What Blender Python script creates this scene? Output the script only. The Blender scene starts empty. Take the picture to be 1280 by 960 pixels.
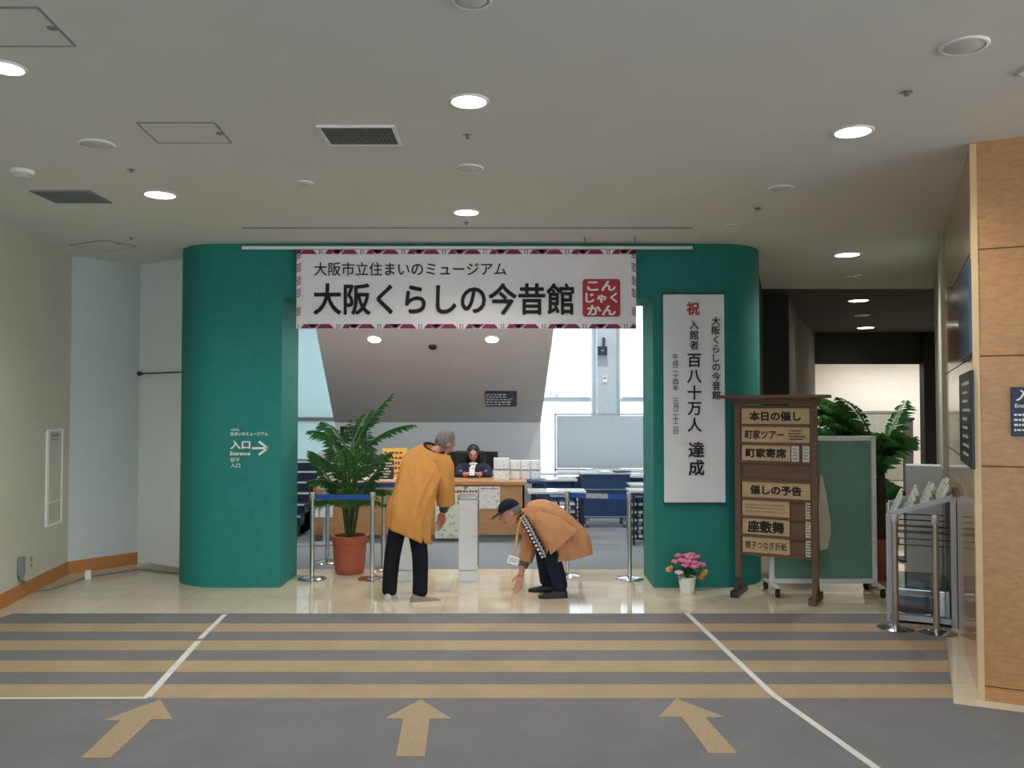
import bpy, bmesh, math, random
from math import sin, cos, pi, radians as R
from mathutils import Vector as V, Matrix, noise
random.seed(7)
S = bpy.context.scene
COL = S.collection
# ------------------------------------------------------------------ camera, world, exposure
F, HZ, HC, CH = 1050.0, 510.0, 1.75, 3.37
PITCH = math.atan((HZ - 480) / F)
cam = bpy.data.cameras.new('camera')
cam.sensor_width = 36; cam.lens = 36 * F / 1280; cam.clip_start = .05; cam.clip_end = 200
camo = bpy.data.objects.new('camera', cam); COL.objects.link(camo)
camo.location = (0, 0, HC); camo.rotation_euler = (pi / 2 + PITCH, 0, 0)
S.camera = camo
S.view_settings.view_transform = 'Standard'; S.view_settings.look = 'None'
S.view_settings.gamma = 1; S.view_settings.use_curve_mapping = False
S.view_settings.exposure = 0.14
try:
    S.cycles.use_denoising = True; S.cycles.max_bounces = 8; S.cycles.diffuse_bounces = 5
    S.cycles.sample_clamp_indirect = 6
except Exception: pass
SKY = 4.6
LAMP = 88.0
wd = bpy.data.worlds.new('sky'); S.world = wd; wd.use_nodes = True
bgn = wd.node_tree.nodes['Background']
bgn.inputs[0].default_value = (.86, .94, 1, 1); bgn.inputs[1].default_value = SKY

def ray(px, py):
    d = V(((px - 640) / F, 1, -(py - 480) / F))
    return Matrix.Rotation(PITCH, 3, 'X') @ d
def P(px, py, y):
    d = ray(px, py); t = y / d.y
    return V((d.x * t, y, HC + d.z * t))
def G(px, py, z=0.0):
    d = ray(px, py); t = (z - HC) / d.z
    return V((d.x * t, d.y * t, z))
def C(px, py): return G(px, py, CH)
def onplane(px, py, p0, n):
    d = ray(px, py); o = V((0, 0, HC)); return o + d * ((p0 - o).dot(n) / d.dot(n))

# ------------------------------------------------------------------ materials
def lin(h):
    if isinstance(h, str):
        h = h.lstrip('#'); c = [int(h[i:i + 2], 16) / 255 for i in (0, 2, 4)]
    else: c = h
    return tuple(((x + .055) / 1.055) ** 2.4 if x > .04045 else x / 12.92 for x in c) + (1,)
MC = {}
def mat(name, col, rough=.6, metal=0, var=.08, scale=9, bump=0, spec=.5, trans=0, emit=0, stretch=None, coat=0):
    if name in MC: return MC[name]
    m = bpy.data.materials.new(name); m.use_nodes = True; MC[name] = m
    nt = m.node_tree; b = nt.nodes['Principled BSDF']
    c = lin(col)
    b.inputs['Roughness'].default_value = rough; b.inputs['Metallic'].default_value = metal
    b.inputs['Specular IOR Level'].default_value = spec
    if coat: b.inputs['Coat Weight'].default_value = coat; b.inputs['Coat Roughness'].default_value = .06
    if trans: b.inputs['Transmission Weight'].default_value = trans
    b.inputs['Base Color'].default_value = c
    if emit:
        b.inputs['Emission Color'].default_value = c; b.inputs['Emission Strength'].default_value = emit
    if var or bump:
        tc = nt.nodes.new('ShaderNodeTexCoord'); mp = nt.nodes.new('ShaderNodeMapping')
        nt.links.new(tc.outputs['Object'], mp.inputs[0])
        if stretch: mp.inputs['Scale'].default_value = stretch
        n = nt.nodes.new('ShaderNodeTexNoise'); n.inputs['Scale'].default_value = scale; n.inputs['Detail'].default_value = 5
        nt.links.new(mp.outputs[0], n.inputs['Vector'])
        if var:
            r = nt.nodes.new('ShaderNodeValToRGB')
            r.color_ramp.elements[0].position = .3; r.color_ramp.elements[1].position = .7
            r.color_ramp.elements[0].color = tuple(x * (1 - var) for x in c[:3]) + (1,)
            r.color_ramp.elements[1].color = tuple(min(1, x * (1 + var)) for x in c[:3]) + (1,)
            nt.links.new(n.outputs['Fac'], r.inputs[0]); nt.links.new(r.outputs[0], b.inputs['Base Color'])
        if bump:
            bp = nt.nodes.new('ShaderNodeBump'); bp.inputs['Strength'].default_value = bump; bp.inputs['Distance'].default_value = .02 if bump > .5 else .01
            nt.links.new(n.outputs['Fac'], bp.inputs['Height']); nt.links.new(bp.outputs[0], b.inputs['Normal'])
    return m

def node_math(nt, op, a, b=None):
    n = nt.nodes.new('ShaderNodeMath'); n.operation = op
    for i, x in enumerate((a, b)):
        if x is None: continue
        if isinstance(x, (int, float)): n.inputs[i].default_value = x
        else: nt.links.new(x, n.inputs[i])
    return n.outputs[0]
def tile_mat():
    m = mat('tile', '#d9ccb4', .045, var=.09, scale=1.4, spec=.6)
    nt = m.node_tree; b = nt.nodes['Principled BSDF']
    tc = nt.nodes.new('ShaderNodeTexCoord'); br = nt.nodes.new('ShaderNodeTexBrick')
    nt.links.new(tc.outputs['Object'], br.inputs['Vector'])
    br.offset = 0; br.inputs['Scale'].default_value = 1; br.inputs['Brick Width'].default_value = .6; br.inputs['Row Height'].default_value = .6
    br.inputs['Mortar Size'].default_value = .003; br.inputs['Color1'].default_value = (1, 1, 1, 1); br.inputs['Color2'].default_value = (.93, .93, .93, 1)
    br.inputs['Mortar'].default_value = (.72, .7, .68, 1)
    mx = nt.nodes.new('ShaderNodeMix'); mx.data_type = 'RGBA'; mx.blend_type = 'MULTIPLY'; mx.inputs[0].default_value = 1
    src = b.inputs['Base Color'].links[0].from_socket
    nt.links.new(src, mx.inputs[6]); nt.links.new(br.outputs['Color'], mx.inputs[7]); nt.links.new(mx.outputs[2], b.inputs['Base Color'])
    return m
def carpet_mat():
    m = bpy.data.materials.new('striped_carpet'); m.use_nodes = True; MC['carpet'] = m
    nt = m.node_tree; b = nt.nodes['Principled BSDF']; b.inputs['Roughness'].default_value = .95; b.inputs['Specular IOR Level'].default_value = .1
    tc = nt.nodes.new('ShaderNodeTexCoord'); sx = nt.nodes.new('ShaderNodeSeparateXYZ'); nt.links.new(tc.outputs['Object'], sx.inputs[0])
    y = sx.outputs['Y']
    ph = node_math(nt, 'FRACT', node_math(nt, 'DIVIDE', node_math(nt, 'SUBTRACT', y, 5.10), .5))
    st = node_math(nt, 'LESS_THAN', ph, .5)
    rng = node_math(nt, 'MULTIPLY', node_math(nt, 'GREATER_THAN', y, 5.10), node_math(nt, 'LESS_THAN', y, 6.86))
    fac = node_math(nt, 'MULTIPLY', st, rng)
    mx = nt.nodes.new('ShaderNodeMix'); mx.data_type = 'RGBA'
    mx.inputs[6].default_value = lin('#77787a'); mx.inputs[7].default_value = lin('#a8957a')
    nt.links.new(fac, mx.inputs[0])
    n = nt.nodes.new('ShaderNodeTexNoise'); n.inputs['Scale'].default_value = 160; n.inputs['Detail'].default_value = 3
    n2 = nt.nodes.new('ShaderNodeTexNoise'); n2.inputs['Scale'].default_value = 3
    nt.links.new(tc.outputs['Object'], n.inputs['Vector']); nt.links.new(tc.outputs['Object'], n2.inputs['Vector'])
    k = node_math(nt, 'ADD', node_math(nt, 'ADD', node_math(nt, 'MULTIPLY', n.outputs['Fac'], .5), .6), node_math(nt, 'MULTIPLY', n2.outputs['Fac'], .3))
    ml = nt.nodes.new('ShaderNodeMix'); ml.data_type = 'RGBA'; ml.blend_type = 'MULTIPLY'; ml.inputs[0].default_value = 1
    nt.links.new(mx.outputs[2], ml.inputs[6]); nt.links.new(k, ml.inputs[7]); nt.links.new(ml.outputs[2], b.inputs['Base Color'])
    bp = nt.nodes.new('ShaderNodeBump'); bp.inputs['Strength'].default_value = .3; bp.inputs['Distance'].default_value = .004
    nt.links.new(n.outputs['Fac'], bp.inputs['Height']); nt.links.new(bp.outputs[0], b.inputs['Normal'])
    return m
def wood_mat(name, col, rough=.4, axis='x', coat=0):
    st = {'x': (.6, 14, 14), 'y': (14, .6, 14), 'z': (14, 14, .6)}[axis]
    return mat(name, col, rough, var=.14, scale=3.2, stretch=st, bump=.03, coat=coat)
def glass_mat(name, tint, gloss=.12):
    m = bpy.data.materials.new(name); m.use_nodes = True; MC[name] = m
    nt = m.node_tree; nt.nodes.clear()
    o = nt.nodes.new('ShaderNodeOutputMaterial'); mx = nt.nodes.new('ShaderNodeMixShader'); mx.inputs[0].default_value = gloss
    t = nt.nodes.new('ShaderNodeBsdfTransparent'); t.inputs[0].default_value = lin(tint)
    g = nt.nodes.new('ShaderNodeBsdfGlossy'); g.inputs['Roughness'].default_value = .03
    nt.links.new(t.outputs[0], mx.inputs[1]); nt.links.new(g.outputs[0], mx.inputs[2]); nt.links.new(mx.outputs[0], o.inputs[0])
    return m
def blind_mat(name, col, tr):
    m = bpy.data.materials.new(name); m.use_nodes = True; MC[name] = m
    nt = m.node_tree; nt.nodes.clear()
    o = nt.nodes.new('ShaderNodeOutputMaterial'); mx = nt.nodes.new('ShaderNodeMixShader'); mx.inputs[0].default_value = tr
    d = nt.nodes.new('ShaderNodeBsdfDiffuse'); t = nt.nodes.new('ShaderNodeBsdfTranslucent')
    n = nt.nodes.new('ShaderNodeTexNoise'); n.inputs['Scale'].default_value = .8
    tc = nt.nodes.new('ShaderNodeTexCoord'); nt.links.new(tc.outputs['Object'], n.inputs['Vector'])
    r = nt.nodes.new('ShaderNodeValToRGB'); c = lin(col)
    r.color_ramp.elements[0].color = tuple(x * .9 for x in c[:3]) + (1,); r.color_ramp.elements[1].color = c
    nt.links.new(n.outputs['Fac'], r.inputs[0])
    nt.links.new(r.outputs[0], d.inputs[0]); nt.links.new(r.outputs[0], t.inputs[0])
    nt.links.new(d.outputs[0], mx.inputs[1]); nt.links.new(t.outputs[0], mx.inputs[2]); nt.links.new(mx.outputs[0], o.inputs[0])
    return m

M_tile = tile_mat(); M_carpet = carpet_mat()
M_ceil = mat('ceiling_paint', '#dcdcda', .9, var=.02, scale=2)
M_beige = mat('beige_wall_paint', '#c6c4b3', .85, var=.03, scale=2)
M_pale = mat('pale_wall_paint', '#d4dad8', .8, var=.02, scale=2)
M_green = mat('green_plaster', '#1d7f76', .75, var=.07, scale=14, bump=.25)
M_dark = mat('dark_wall_paint', '#2f302e', .8, var=.1)
M_darkc = mat('dark_ceiling_paint', '#3a3a37', .85, var=.06)
M_slope = mat('taupe_plaster', '#c6beba', .85, var=.03, scale=2)
M_greywall = mat('grey_plaster', '#d6dade', .85, var=.03, scale=2)
M_white = mat('white_paint', '#eeeeec', .5, var=.02)
M_cream = mat('cream_wall', '#efece2', .8, var=.02)
M_wood = wood_mat('oak_veneer', '#b9885a', .35, 'x')
M_woodside = wood_mat('glossy_oak_veneer', '#b98d5c', .18, 'y', coat=.5)
M_edge = mat('pale_edge_strip', '#d8b98c', .4, var=.05)
M_base = wood_mat('baseboard_wood', '#b7793f', .45, 'x')
M_greycarpet = mat('grey_carpet', '#7f868c', .95, var=.12, scale=60, spec=.1)
M_black = mat('black', '#151515', .5, var=.05)
M_ink = mat('ink', '#18181a', .7, var=0)
M_steel = mat('brushed_steel', '#c9c9c6', .25, 1, var=.04)
M_chrome = mat('chrome', '#d8d8d8', .12, 1, var=.02)
M_alu = mat('satin_aluminium', '#b7bcc4', .45, .6, var=.04)
M_blue = mat('blue_belt', '#1450a8', .6, var=.05)
M_greyprint = mat('grey_print', '#a9b0b4', .6, var=.25, scale=40)
M_signwood = wood_mat('dark_stained_wood', '#694b3b', .6, 'x')
M_plaque = wood_mat('pale_plaque_wood', '#bfa27c', .6, 'x')
M_plaque2 = mat('paper_slip', '#cfc8b8', .7, var=.06)
M_board = mat('green_felt', '#6c9685', .95, var=.08, scale=40)
M_frame = mat('white_enamel', '#dfe4e8', .35, var=.02)
M_terra = mat('terracotta', '#a9573a', .6, var=.12, scale=5)
M_soil = mat('soil', '#2e241b', .95, var=.4, scale=50)
M_leaf = mat('palm_leaf', '#3d7030', .45, var=.35, scale=3)
M_leafd = mat('dark_palm_leaf', '#3a6a33', .45, var=.35, scale=3)
M_stem = mat('palm_stalk', '#3b4a24', .7, var=.3, scale=20)
M_trunk = mat('palm_trunk', '#4a3a28', .9, var=.3, scale=30, bump=.5)
M_coat = mat('orange_cotton', '#d0924e', .85, var=.06, scale=5, spec=.2, bump=.9, stretch=(3.2, 3.2, .8))
M_coat2 = mat('tan_orange_cotton', '#c99066', .85, var=.06, scale=5, spec=.2, bump=.9, stretch=(2.2, 2.2, 1.4))
M_navy = mat('navy_cloth', '#1b2130', .85, var=.12, spec=.2)
M_trous = mat('dark_trousers', '#17191f', .85, var=.15, spec=.2)
M_skin = mat('skin', '#c98f78', .55, var=.06)
M_hairg = mat('grey_hair', '#77726e', .7, var=.35, scale=60)
M_hairb = mat('dark_hair', '#1d1613', .5, var=.3, scale=60)
M_shoe = mat('beige_shoe', '#8a7564', .7, var=.1)
M_sole = mat('pale_sole', '#cfc8bc', .6, var=.05)
M_navyp = mat('navy_panel', '#23406a', .5, var=.08)
M_navysign = mat('navy_sign', '#1d2a3f', .4, var=.05)
M_dsign = mat('charcoal_sign', '#272a2e', .4, var=.05)
M_table = mat('pale_table_top', '#cfd5da', .15, var=.03)
M_rail = mat('pale_rail', '#d5d8da', .4, var=.03)
M_yellow = mat('yellow_card', '#e2b64c', .6, var=.08)
M_red = mat('seal_red', '#b5303c', .6, var=.05)
M_burg = mat('burgundy', '#8c2f5c', .7, var=.1)
M_cloth = mat('white_banner_cloth', '#f3f0f3', .8, var=.03, scale=3)
M_counter = wood_mat('counter_wood', '#b58658', .45, 'x')
M_plastic = mat('grey_plastic', '#7d8484', .5, var=.04)
M_lampoff = mat('lamp_reflector', '#c9ccc8', .3, var=.02)
M_lampon = mat('lamp_glow', '#fffaf0', .5, var=0, emit=14)
M_pink = mat('pink_petal', '#e07ba2', .6, var=.2, scale=30)
M_orangefl = mat('orange_petal', '#d69a4c', .6, var=.2, scale=30)
M_glass = glass_mat('window_glass', '#eef6fb', .08)
M_tealglass = glass_mat('tinted_glass', '#d6eaee', .12)
M_clear = glass_mat('clear_acrylic', '#c9d3d8', .2)
M_frost = blind_mat('frosted_teal_pane', '#cfe0e2', .42)
M_blind = blind_mat('translucent_blind', '#f6faff', .85)
def poster_mat(name, cols, scale):
    m = mat(name, '#ffffff', .6, var=.1, scale=scale)
    r = [n for n in m.node_tree.nodes if n.type == 'VALTORGB'][0].color_ramp
    r.interpolation = 'CONSTANT'
    r.elements[0].position = 0; r.elements[0].color = lin(cols[0])
    r.elements[1].position = .9; r.elements[1].color = lin(cols[-1])
    for i, c in enumerate(cols[1:-1]):
        e = r.elements.new(.36 + .34 * i / max(1, len(cols) - 2)); e.color = lin(c)
    return m
M_post1 = poster_mat('picture_map', ['#8c6f58', '#b9bba2', '#d8d9c8', '#dcdccd', '#a8b29a', '#7f8f7a'], 14)
M_post2 = poster_mat('picture_pink', ['#b09090', '#dcd2cf', '#e4e2de', '#dfe0df', '#c7b3b3', '#8fa3a0'], 16)
M_leafl = poster_mat('leaflet_print', ['#4e7a44', '#9fbf8c', '#e6e8df', '#eceee8', '#8fae7c', '#5d6f55'], 22)
M_leafw = poster_mat('leaflet_white', ['#b9a59a', '#e2e0dc', '#efeeec', '#f1f0ee', '#d8cfc8', '#9aa0a6'], 22)
M_colpat = mat('collar_mark', '#d7d7d4', .8, var=.1)

# ------------------------------------------------------------------ mesh builder
_glyphs = {}
def glyph_mesh(s, bold):
    k = (s, bold)
    if k not in _glyphs:
        cu = bpy.data.curves.new('t', 'FONT'); cu.body = s; cu.size = 1; cu.offset = bold; cu.resolution_u = 4
        ob = bpy.data.objects.new('t', cu); COL.objects.link(ob)
        bpy.context.view_layer.update()
        me = bpy.data.meshes.new_from_object(ob.evaluated_get(bpy.context.evaluated_depsgraph_get()))
        vs = [v.co.copy() for v in me.vertices]; fs = [tuple(p.vertices) for p in me.polygons]
        bpy.data.objects.remove(ob); bpy.data.curves.remove(cu); bpy.data.meshes.remove(me)
        _glyphs[k] = (vs, fs)
    return _glyphs[k]
class MB:
    def __init__(s): s.bm = bmesh.new(); s.mi = 0
    def face(s, vs, mi=None):
        try:
            f = s.bm.faces.new(vs); f.material_index = s.mi if mi is None else mi; return f
        except ValueError: return None
    def box(s, c, sz, rot=None, bev=0, mi=None):
        m = Matrix.Translation(V(c)) @ (rot.to_4x4() if rot is not None else Matrix()) @ Matrix.Diagonal((*sz, 1))
        g = bmesh.ops.create_cube(s.bm, size=1, matrix=m)
        vs = g['verts']; fs = {f for v in vs for f in v.link_faces}
        for f in fs: f.material_index = s.mi if mi is None else mi
        if bev:
            es = {e for v in vs for e in v.link_edges}
            r = bmesh.ops.bevel(s.bm, geom=list(es), offset=bev, segments=2, affect='EDGES', profile=.7)
            for f in r['faces']: f.material_index = s.mi if mi is None else mi
        return s
    def loft(s, rings, closed=True, caps=True, mi=None):
        rr = [[s.bm.verts.new(V(p)) for p in r] for r in rings]; n = len(rr[0])
        for a, b in zip(rr, rr[1:]):
            for i in range(n if closed else n - 1):
                j = (i + 1) % n; s.face((a[i], a[j], b[j], b[i]), mi)
        if caps and closed: s.face(list(reversed(rr[0])), mi); s.face(rr[-1], mi)
        return s
    def tube(s, path, rads, n=10, caps=True, mi=None, flat=1):
        path = [V(p) for p in path]
        if not isinstance(rads, (list, tuple)): rads = [rads] * len(path)
        rings = []; up = None
        for i, p in enumerate(path):
            t = (path[min(i + 1, len(path) - 1)] - path[max(i - 1, 0)]).normalized()
            if up is None:
                up = V((0, 0, 1)) if abs(t.z) < .9 else V((0, 1, 0))
            a = t.cross(up).normalized(); b = a.cross(t).normalized(); up = b
            rings.append([p + a * (cos(2 * pi * k / n) * rads[i]) + b * (sin(2 * pi * k / n) * rads[i] * flat) for k in range(n)])
        return s.loft(rings, True, caps, mi)
    def cyl(s, p, q, r, r2=None, n=20, mi=None): return s.tube([p, q], [r, r if r2 is None else r2], n, True, mi)
    def lathe(s, prof, c=(0, 0, 0), n=28, mi=None, axis=None):
        c = V(c); m = axis.to_matrix() if axis is not None else Matrix.Identity(3)
        return s.loft([[c + m @ V((r * cos(2 * pi * k / n), r * sin(2 * pi * k / n), z)) for k in range(n)] for r, z in prof], True, True, mi)
    def ball(s, c, r, rot=None, u=14, v=10, mi=None, fn=None):
        if not isinstance(r, (list, tuple)): r = (r, r, r)
        g = bmesh.ops.create_uvsphere(s.bm, u_segments=u, v_segments=v, radius=1)
        for vt in g['verts']:
            p = vt.co.copy()
            if fn: p = fn(p)
            p = V((p.x * r[0], p.y * r[1], p.z * r[2]))
            if rot is not None: p = rot @ p
            vt.co = p + V(c)
        for f in {f for vt in g['verts'] for f in vt.link_faces}: f.material_index = s.mi if mi is None else mi
        return s
    def poly(s, pts, mi=None): s.face([s.bm.verts.new(V(p)) for p in pts], mi); return s
    def prism(s, pts, vec, mi=None):
        v = V(vec); return s.loft([[V(p) for p in pts], [V(p) + v for p in pts]], True, True, mi)
    def mesh(s, vs, fs, mi=None):
        bv = [s.bm.verts.new(V(v)) for v in vs]
        for f in fs: s.face([bv[i] for i in f], mi)
        return s
    def text(s, st, cx, cz, w=None, h=None, y=0, bold=0.0, mi=None, cell=None):
        """Flat lettering in the x-z plane, read from -y."""
        vs, fs = glyph_mesh(st, 0)
        if not vs: return s
        x0 = min(v.x for v in vs); x1 = max(v.x for v in vs); y0 = min(v.y for v in vs); y1 = max(v.y for v in vs)
        if cell: kx = kz = cell
        else: kx = w / (x1 - x0); kz = h / (y1 - y0) if h else kx
        if w and bold: kx = w / (x1 - x0 + 2 * bold); kz = h / (y1 - y0 + 2 * bold) if h else kx
        sh = [(0, 0)] + ([(bold * cos(pi * k / 4), bold * sin(pi * k / 4)) for k in range(8)] if bold else [])
        for i, (ox, oz) in enumerate(sh):
            s.mesh([(cx + (v.x + ox - (x0 + x1) / 2) * kx, y - .00004 * i, cz + (v.y + oz - (y0 + y1) / 2) * kz) for v in vs], fs, mi)
        return s
    def column(s, st, cx, ztop, cell, pitch, y=0, bold=0.0, mi=None):
        for i, ch in enumerate(st):
            if ch != ' ': s.text(ch, cx, ztop - pitch * (i + .5), y=y, bold=bold, mi=mi, cell=cell)
        return s
    def dashes(s, cx, cz, w, h, rows, y=0, seed=1, mi=None, fill=.6):
        rn = random.Random(seed); rh = h / rows
        for i in range(rows):
            x = cx - w / 2; z = cz + h / 2 - rh * (i + .5); end = cx + w / 2 - rn.random() * w * .35
            while x < end:
                d = rh * fill * (.5 + rn.random() * .7)
                t = rh * fill * (.55 + .45 * rn.random())
                s.poly([(x, y, z - t / 2), (x + d, y, z - t / 2), (x + d, y, z + t / 2), (x, y, z + t / 2)], mi)
                x += d + rh * .18
        return s
    def xf(s, m):
        bmesh.ops.transform(s.bm, matrix=m, verts=s.bm.verts); return s
    def build(s, name, mats, parent=None, smooth=None, recalc=True, loc=None, rot=None, subdiv=0):
        if recalc: bmesh.ops.recalc_face_normals(s.bm, faces=s.bm.faces)
        me = bpy.data.meshes.new(name); s.bm.to_mesh(me); s.bm.free()
        for m in (mats if isinstance(mats, (list, tuple)) else [mats]): me.materials.append(m)
        o = bpy.data.objects.new(name, me); COL.objects.link(o)
        if smooth is not None:
            for p in me.polygons: p.use_smooth = True
            if smooth < 180:
                me.set_sharp_from_angle(angle=R(smooth))
        if parent is not None: o.parent = parent
        if loc is not None: o.location = loc
        if rot is not None: o.rotation_euler = rot
        if subdiv:
            md = o.modifiers.new('subdivision', 'SUBSURF'); md.levels = md.render_levels = subdiv
        return o
def tag(o, label=None, cat=None, group=None, kind=None):
    for k, v in (('label', label), ('category', cat), ('group', group), ('kind', kind)):
        if v: o[k] = v
    return o
def thing(name, label, cat, loc=(0, 0, 0), rz=0, group=None):
    o = bpy.data.objects.new(name, None); COL.objects.link(o); o.empty_display_size = .1
    o.location = loc; o.rotation_euler = (0, 0, rz)
    return tag(o, label, cat, group)
def copy_tree(o, parent=None):
    c = o.copy(); COL.objects.link(c)
    if parent is not None: c.parent = parent
    for ch in list(o.children): copy_tree(ch, c)
    return c
def struct(mb, name, m, **k): return tag(mb.build(name, m, **k), kind='structure')
def rotz(a): return Matrix.Rotation(a, 3, 'Z')
def yaw_of(a, b): return math.atan2(b[1] - a[1], b[0] - a[0])

# ------------------------------------------------------------------ floor
FY = 7.18
mb = MB(); mb.box((0, 8, -.05), (26, 36, .1)); struct(mb, 'floor', M_tile)
# right-hand wall frame: corner of the timber pier and its two directions
KC = G(1224, 875); SD = V((.413, .911, 0)).normalized(); FD = V((.911, -.413, 0)).normalized()
a = G(1182, 797); b_ = G(1192, 881)
cp = [(-6.2, -3.6), (a.x + .35, -3.6)]
LW_ = lambda y: -3.355 - .15 * y + .14
fr0 = G(1192, 881); fr1 = fr0 + FD * 3
cp = [(LW_(-3.6), -3.6), (fr1.x, -3.6), (fr1.x, fr1.y), (fr0.x, fr0.y), (G(1182, 797).x, G(1182, 797).y),
      (G(1182, 797).x + .26, FY), (G(20, 767).x, FY), (LW_(6.98), 6.98)]
mb = MB(); mb.prism([(x, y, 0) for x, y in cp], (0, 0, .008)); car = mb.build('carpet', M_carpet)
tag(car, 'grey carpet with four tan stripes across the lobby foreground', 'carpet')
mb = MB(); mb.prism([(-6.8, 9.87, 0), (-3.0, 9.87, 0), (-3.0, 9.19, 0), (2.3, 9.19, 0), (3.1, 16.8, 0), (1, 16.8, 0), (1, 13.9, 0), (-3.4, 13.9, 0), (-3.4, 16.8, 0), (-6.8, 16.8, 0)], (0, 0, .002))
tag(mb.build('carpet', M_greycarpet), 'plain grey carpet around the reception counter beyond the green portal', 'carpet')
# ------------------------------------------------------------------ ceilings
mb = MB(); mb.prism([(-12, -4, CH), (12, -4, CH), (12, 11.4, CH), (3.38, 11.4, CH), (2.55, 8.9, CH), (-3.2, 8.9, CH), (-3.2, 9.75, CH), (-12, 9.75, CH)], (0, 0, .1)); struct(mb, 'ceiling', M_ceil)
mb = MB(); mb.prism([(3.38, 11.4, CH), (12, 11.4, CH), (12, 18, CH), (6.45, 18, CH), (5.07, 15, CH), (3.85, 12, CH), (3.5, 12, CH)], (0, 0, .1)); struct(mb, 'ceiling_corridor', M_darkc)
mb = MB(); mb.box((-2.4, 13, 5.05), (11.6, 8.4, .1)); struct(mb, 'ceiling_hall', M_ceil)
mb = MB(); mb.box((8.9, 19.2, CH + .05), (8, 2.4, .1)); struct(mb, 'ceiling_end', M_ceil)
# ------------------------------------------------------------------ walls
def wall(name, pts, z0, z1, m, t=.12, side=1):
    pts = [V((p[0], p[1], 0)) for p in pts]; mb = MB(); off = []
    for i, p in enumerate(pts):
        d = (pts[min(i + 1, len(pts) - 1)] - pts[max(i - 1, 0)]).normalized(); off.append(p + V((-d.y, d.x, 0)) * t * side)
    mb.loft([[V((p.x, p.y, z0)), V((p.x, p.y, z1)), V((q.x, q.y, z1)), V((q.x, q.y, z0))] for p, q in zip(pts, off)])
    return struct(mb, name, m)
LW = lambda y: -3.355 - .15 * y
L1 = (LW(8.92), 8.92); L2 = (-4.22, 9.5); L3 = (-3.30, 8.9)
wall('wall_left', [(LW(-4), -4), (LW(8.92), 8.92)], 0, CH, M_beige)
wall('wall_left_back', [L1, L2], 0, CH, mat('grey_green_wall_paint', '#c3cac8', .8, var=.02, scale=2))
wall('wall_left_panel', [L2, L3], .035, CH, mat('white_panel_paint', '#eaefef', .7, var=.02, scale=2))
def base(name, p, q, h=.13):
    p = V((*p, 0)); q = V((*q, 0)); d = (q - p).normalized(); n = V((d.y, -d.x, 0)) * .015
    mb = MB(); mb.prism([p, q, q + n, p + n], (0, 0, h)); struct(mb, name, M_base)
base('baseboard_left', (LW(-4), -4), (L1[0] + .002, L1[1] - .01)); base('baseboard_back', L1, L2)
# rear wall of the lobby behind the camera, with two broad window openings
mb = MB()
for x0, x1, z0, z1 in ((-6, 6, 2.9, CH), (-6, 6, 0, .25), (-6, -3.4, .25, 2.9), (-.3, .3, .25, 2.9), (3.4, 6, .25, 2.9)):
    mb.box(((x0 + x1) / 2, -4.05, (z0 + z1) / 2), (x1 - x0, .1, z1 - z0))
struct(mb, 'wall_rear', M_pale)
for i, x in enumerate((-1.85, 1.85)):
    fr = MB()
    for sx in (-1.5, 0, 1.5): fr.box((x + sx, -4.05, 1.575), (.06, .06, 2.65))
    for z in (.28, 2.87): fr.box((x, -4.05, z), (3.1, .06, .06))
    o = struct(fr, 'window_%d' % (i + 5), M_alu)
    g = MB(); g.box((x, -4.05, 1.575), (3.0, .01, 2.6)); g.build('pane', M_glass, o)
# green portal
YF, YB = 8.24, 8.88
def arc(cx, cy, r, a0, a1, n=10): return [(cx + r * cos(a0 + (a1 - a0) * i / n), cy + r * sin(a0 + (a1 - a0) * i / n)) for i in range(n + 1)]
xl, xr = P(351, 600, YF).x, P(817, 600, YF).x
mb = MB()
lp = [(xl, YB), (xl, YF)] + arc(-2.872, YF + .55, .55, -pi / 2, -pi) + [(-3.422, YB)]
rp = [(xr, YF), (xr, YB), (2.57, YB)] + arc(2.02, YF + .55, .55, 0, -pi / 2)
for pl in (lp, rp): mb.prism([(x, y, 0) for x, y in pl], (0, 0, CH))
mb.box(((xl + xr) / 2, (YF + YB) / 2, (2.83 + CH) / 2), (xr - xl, YB - YF, CH - 2.83))
struct(mb, 'wall_portal', M_green, smooth=30)
# hall beyond the portal
wall('wall_hall_right', [(2.42, 8.88), (3.3, 17)], 0, 5, M_pale, side=-1)
wall('wall_hall_left', [(-7, 8.88), (-7, 17)], 0, 5, M_pale)
mb = MB(); mb.box((-2.2, 8.94, 4.27), (9.2, .1, 1.7)); mb.box((-5.0, 9.8, 1.7), (3.9, .1, 3.4)); struct(mb, 'wall_hall_front', M_pale)
# sloping soffit over the reception
def SZ(y): return 1.51 + (14 - y) * .44
yA = 9.3
def spx(py, left): return (418 - .198 * (528 - py)) if left else (676 + .138 * (528 - py))
pyA = HZ - (SZ(yA) - HC) * F / yA
BL, BR = P(418, 528, 14), P(676, 528, 14); AL, AR = P(spx(pyA, 1), pyA, yA), P(spx(pyA, 0), pyA, yA)
prof = lambda A, B: [A, B, V((B.x, 14, 0)), V((B.x, 15.4, 0)), V((B.x, 15.4, 5)), V((A.x, yA, 5))]
mb = MB(); mb.loft([prof(AL, BL), prof(AR, BR)], True, True)
for f in mb.bm.faces:
    pass
so = struct(mb, 'wall_soffit', [M_slope, M_greywall])
for p in so.data.polygons:
    zs = [so.data.vertices[v].co for v in p.vertices]
    if len(zs) == 4 and all(abs(c.y - 14) < .02 for c in zs): p.material_index = 1
SN = (AR - AL).cross(BL - AL).normalized()
if SN.y > 0: SN = -SN
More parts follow.
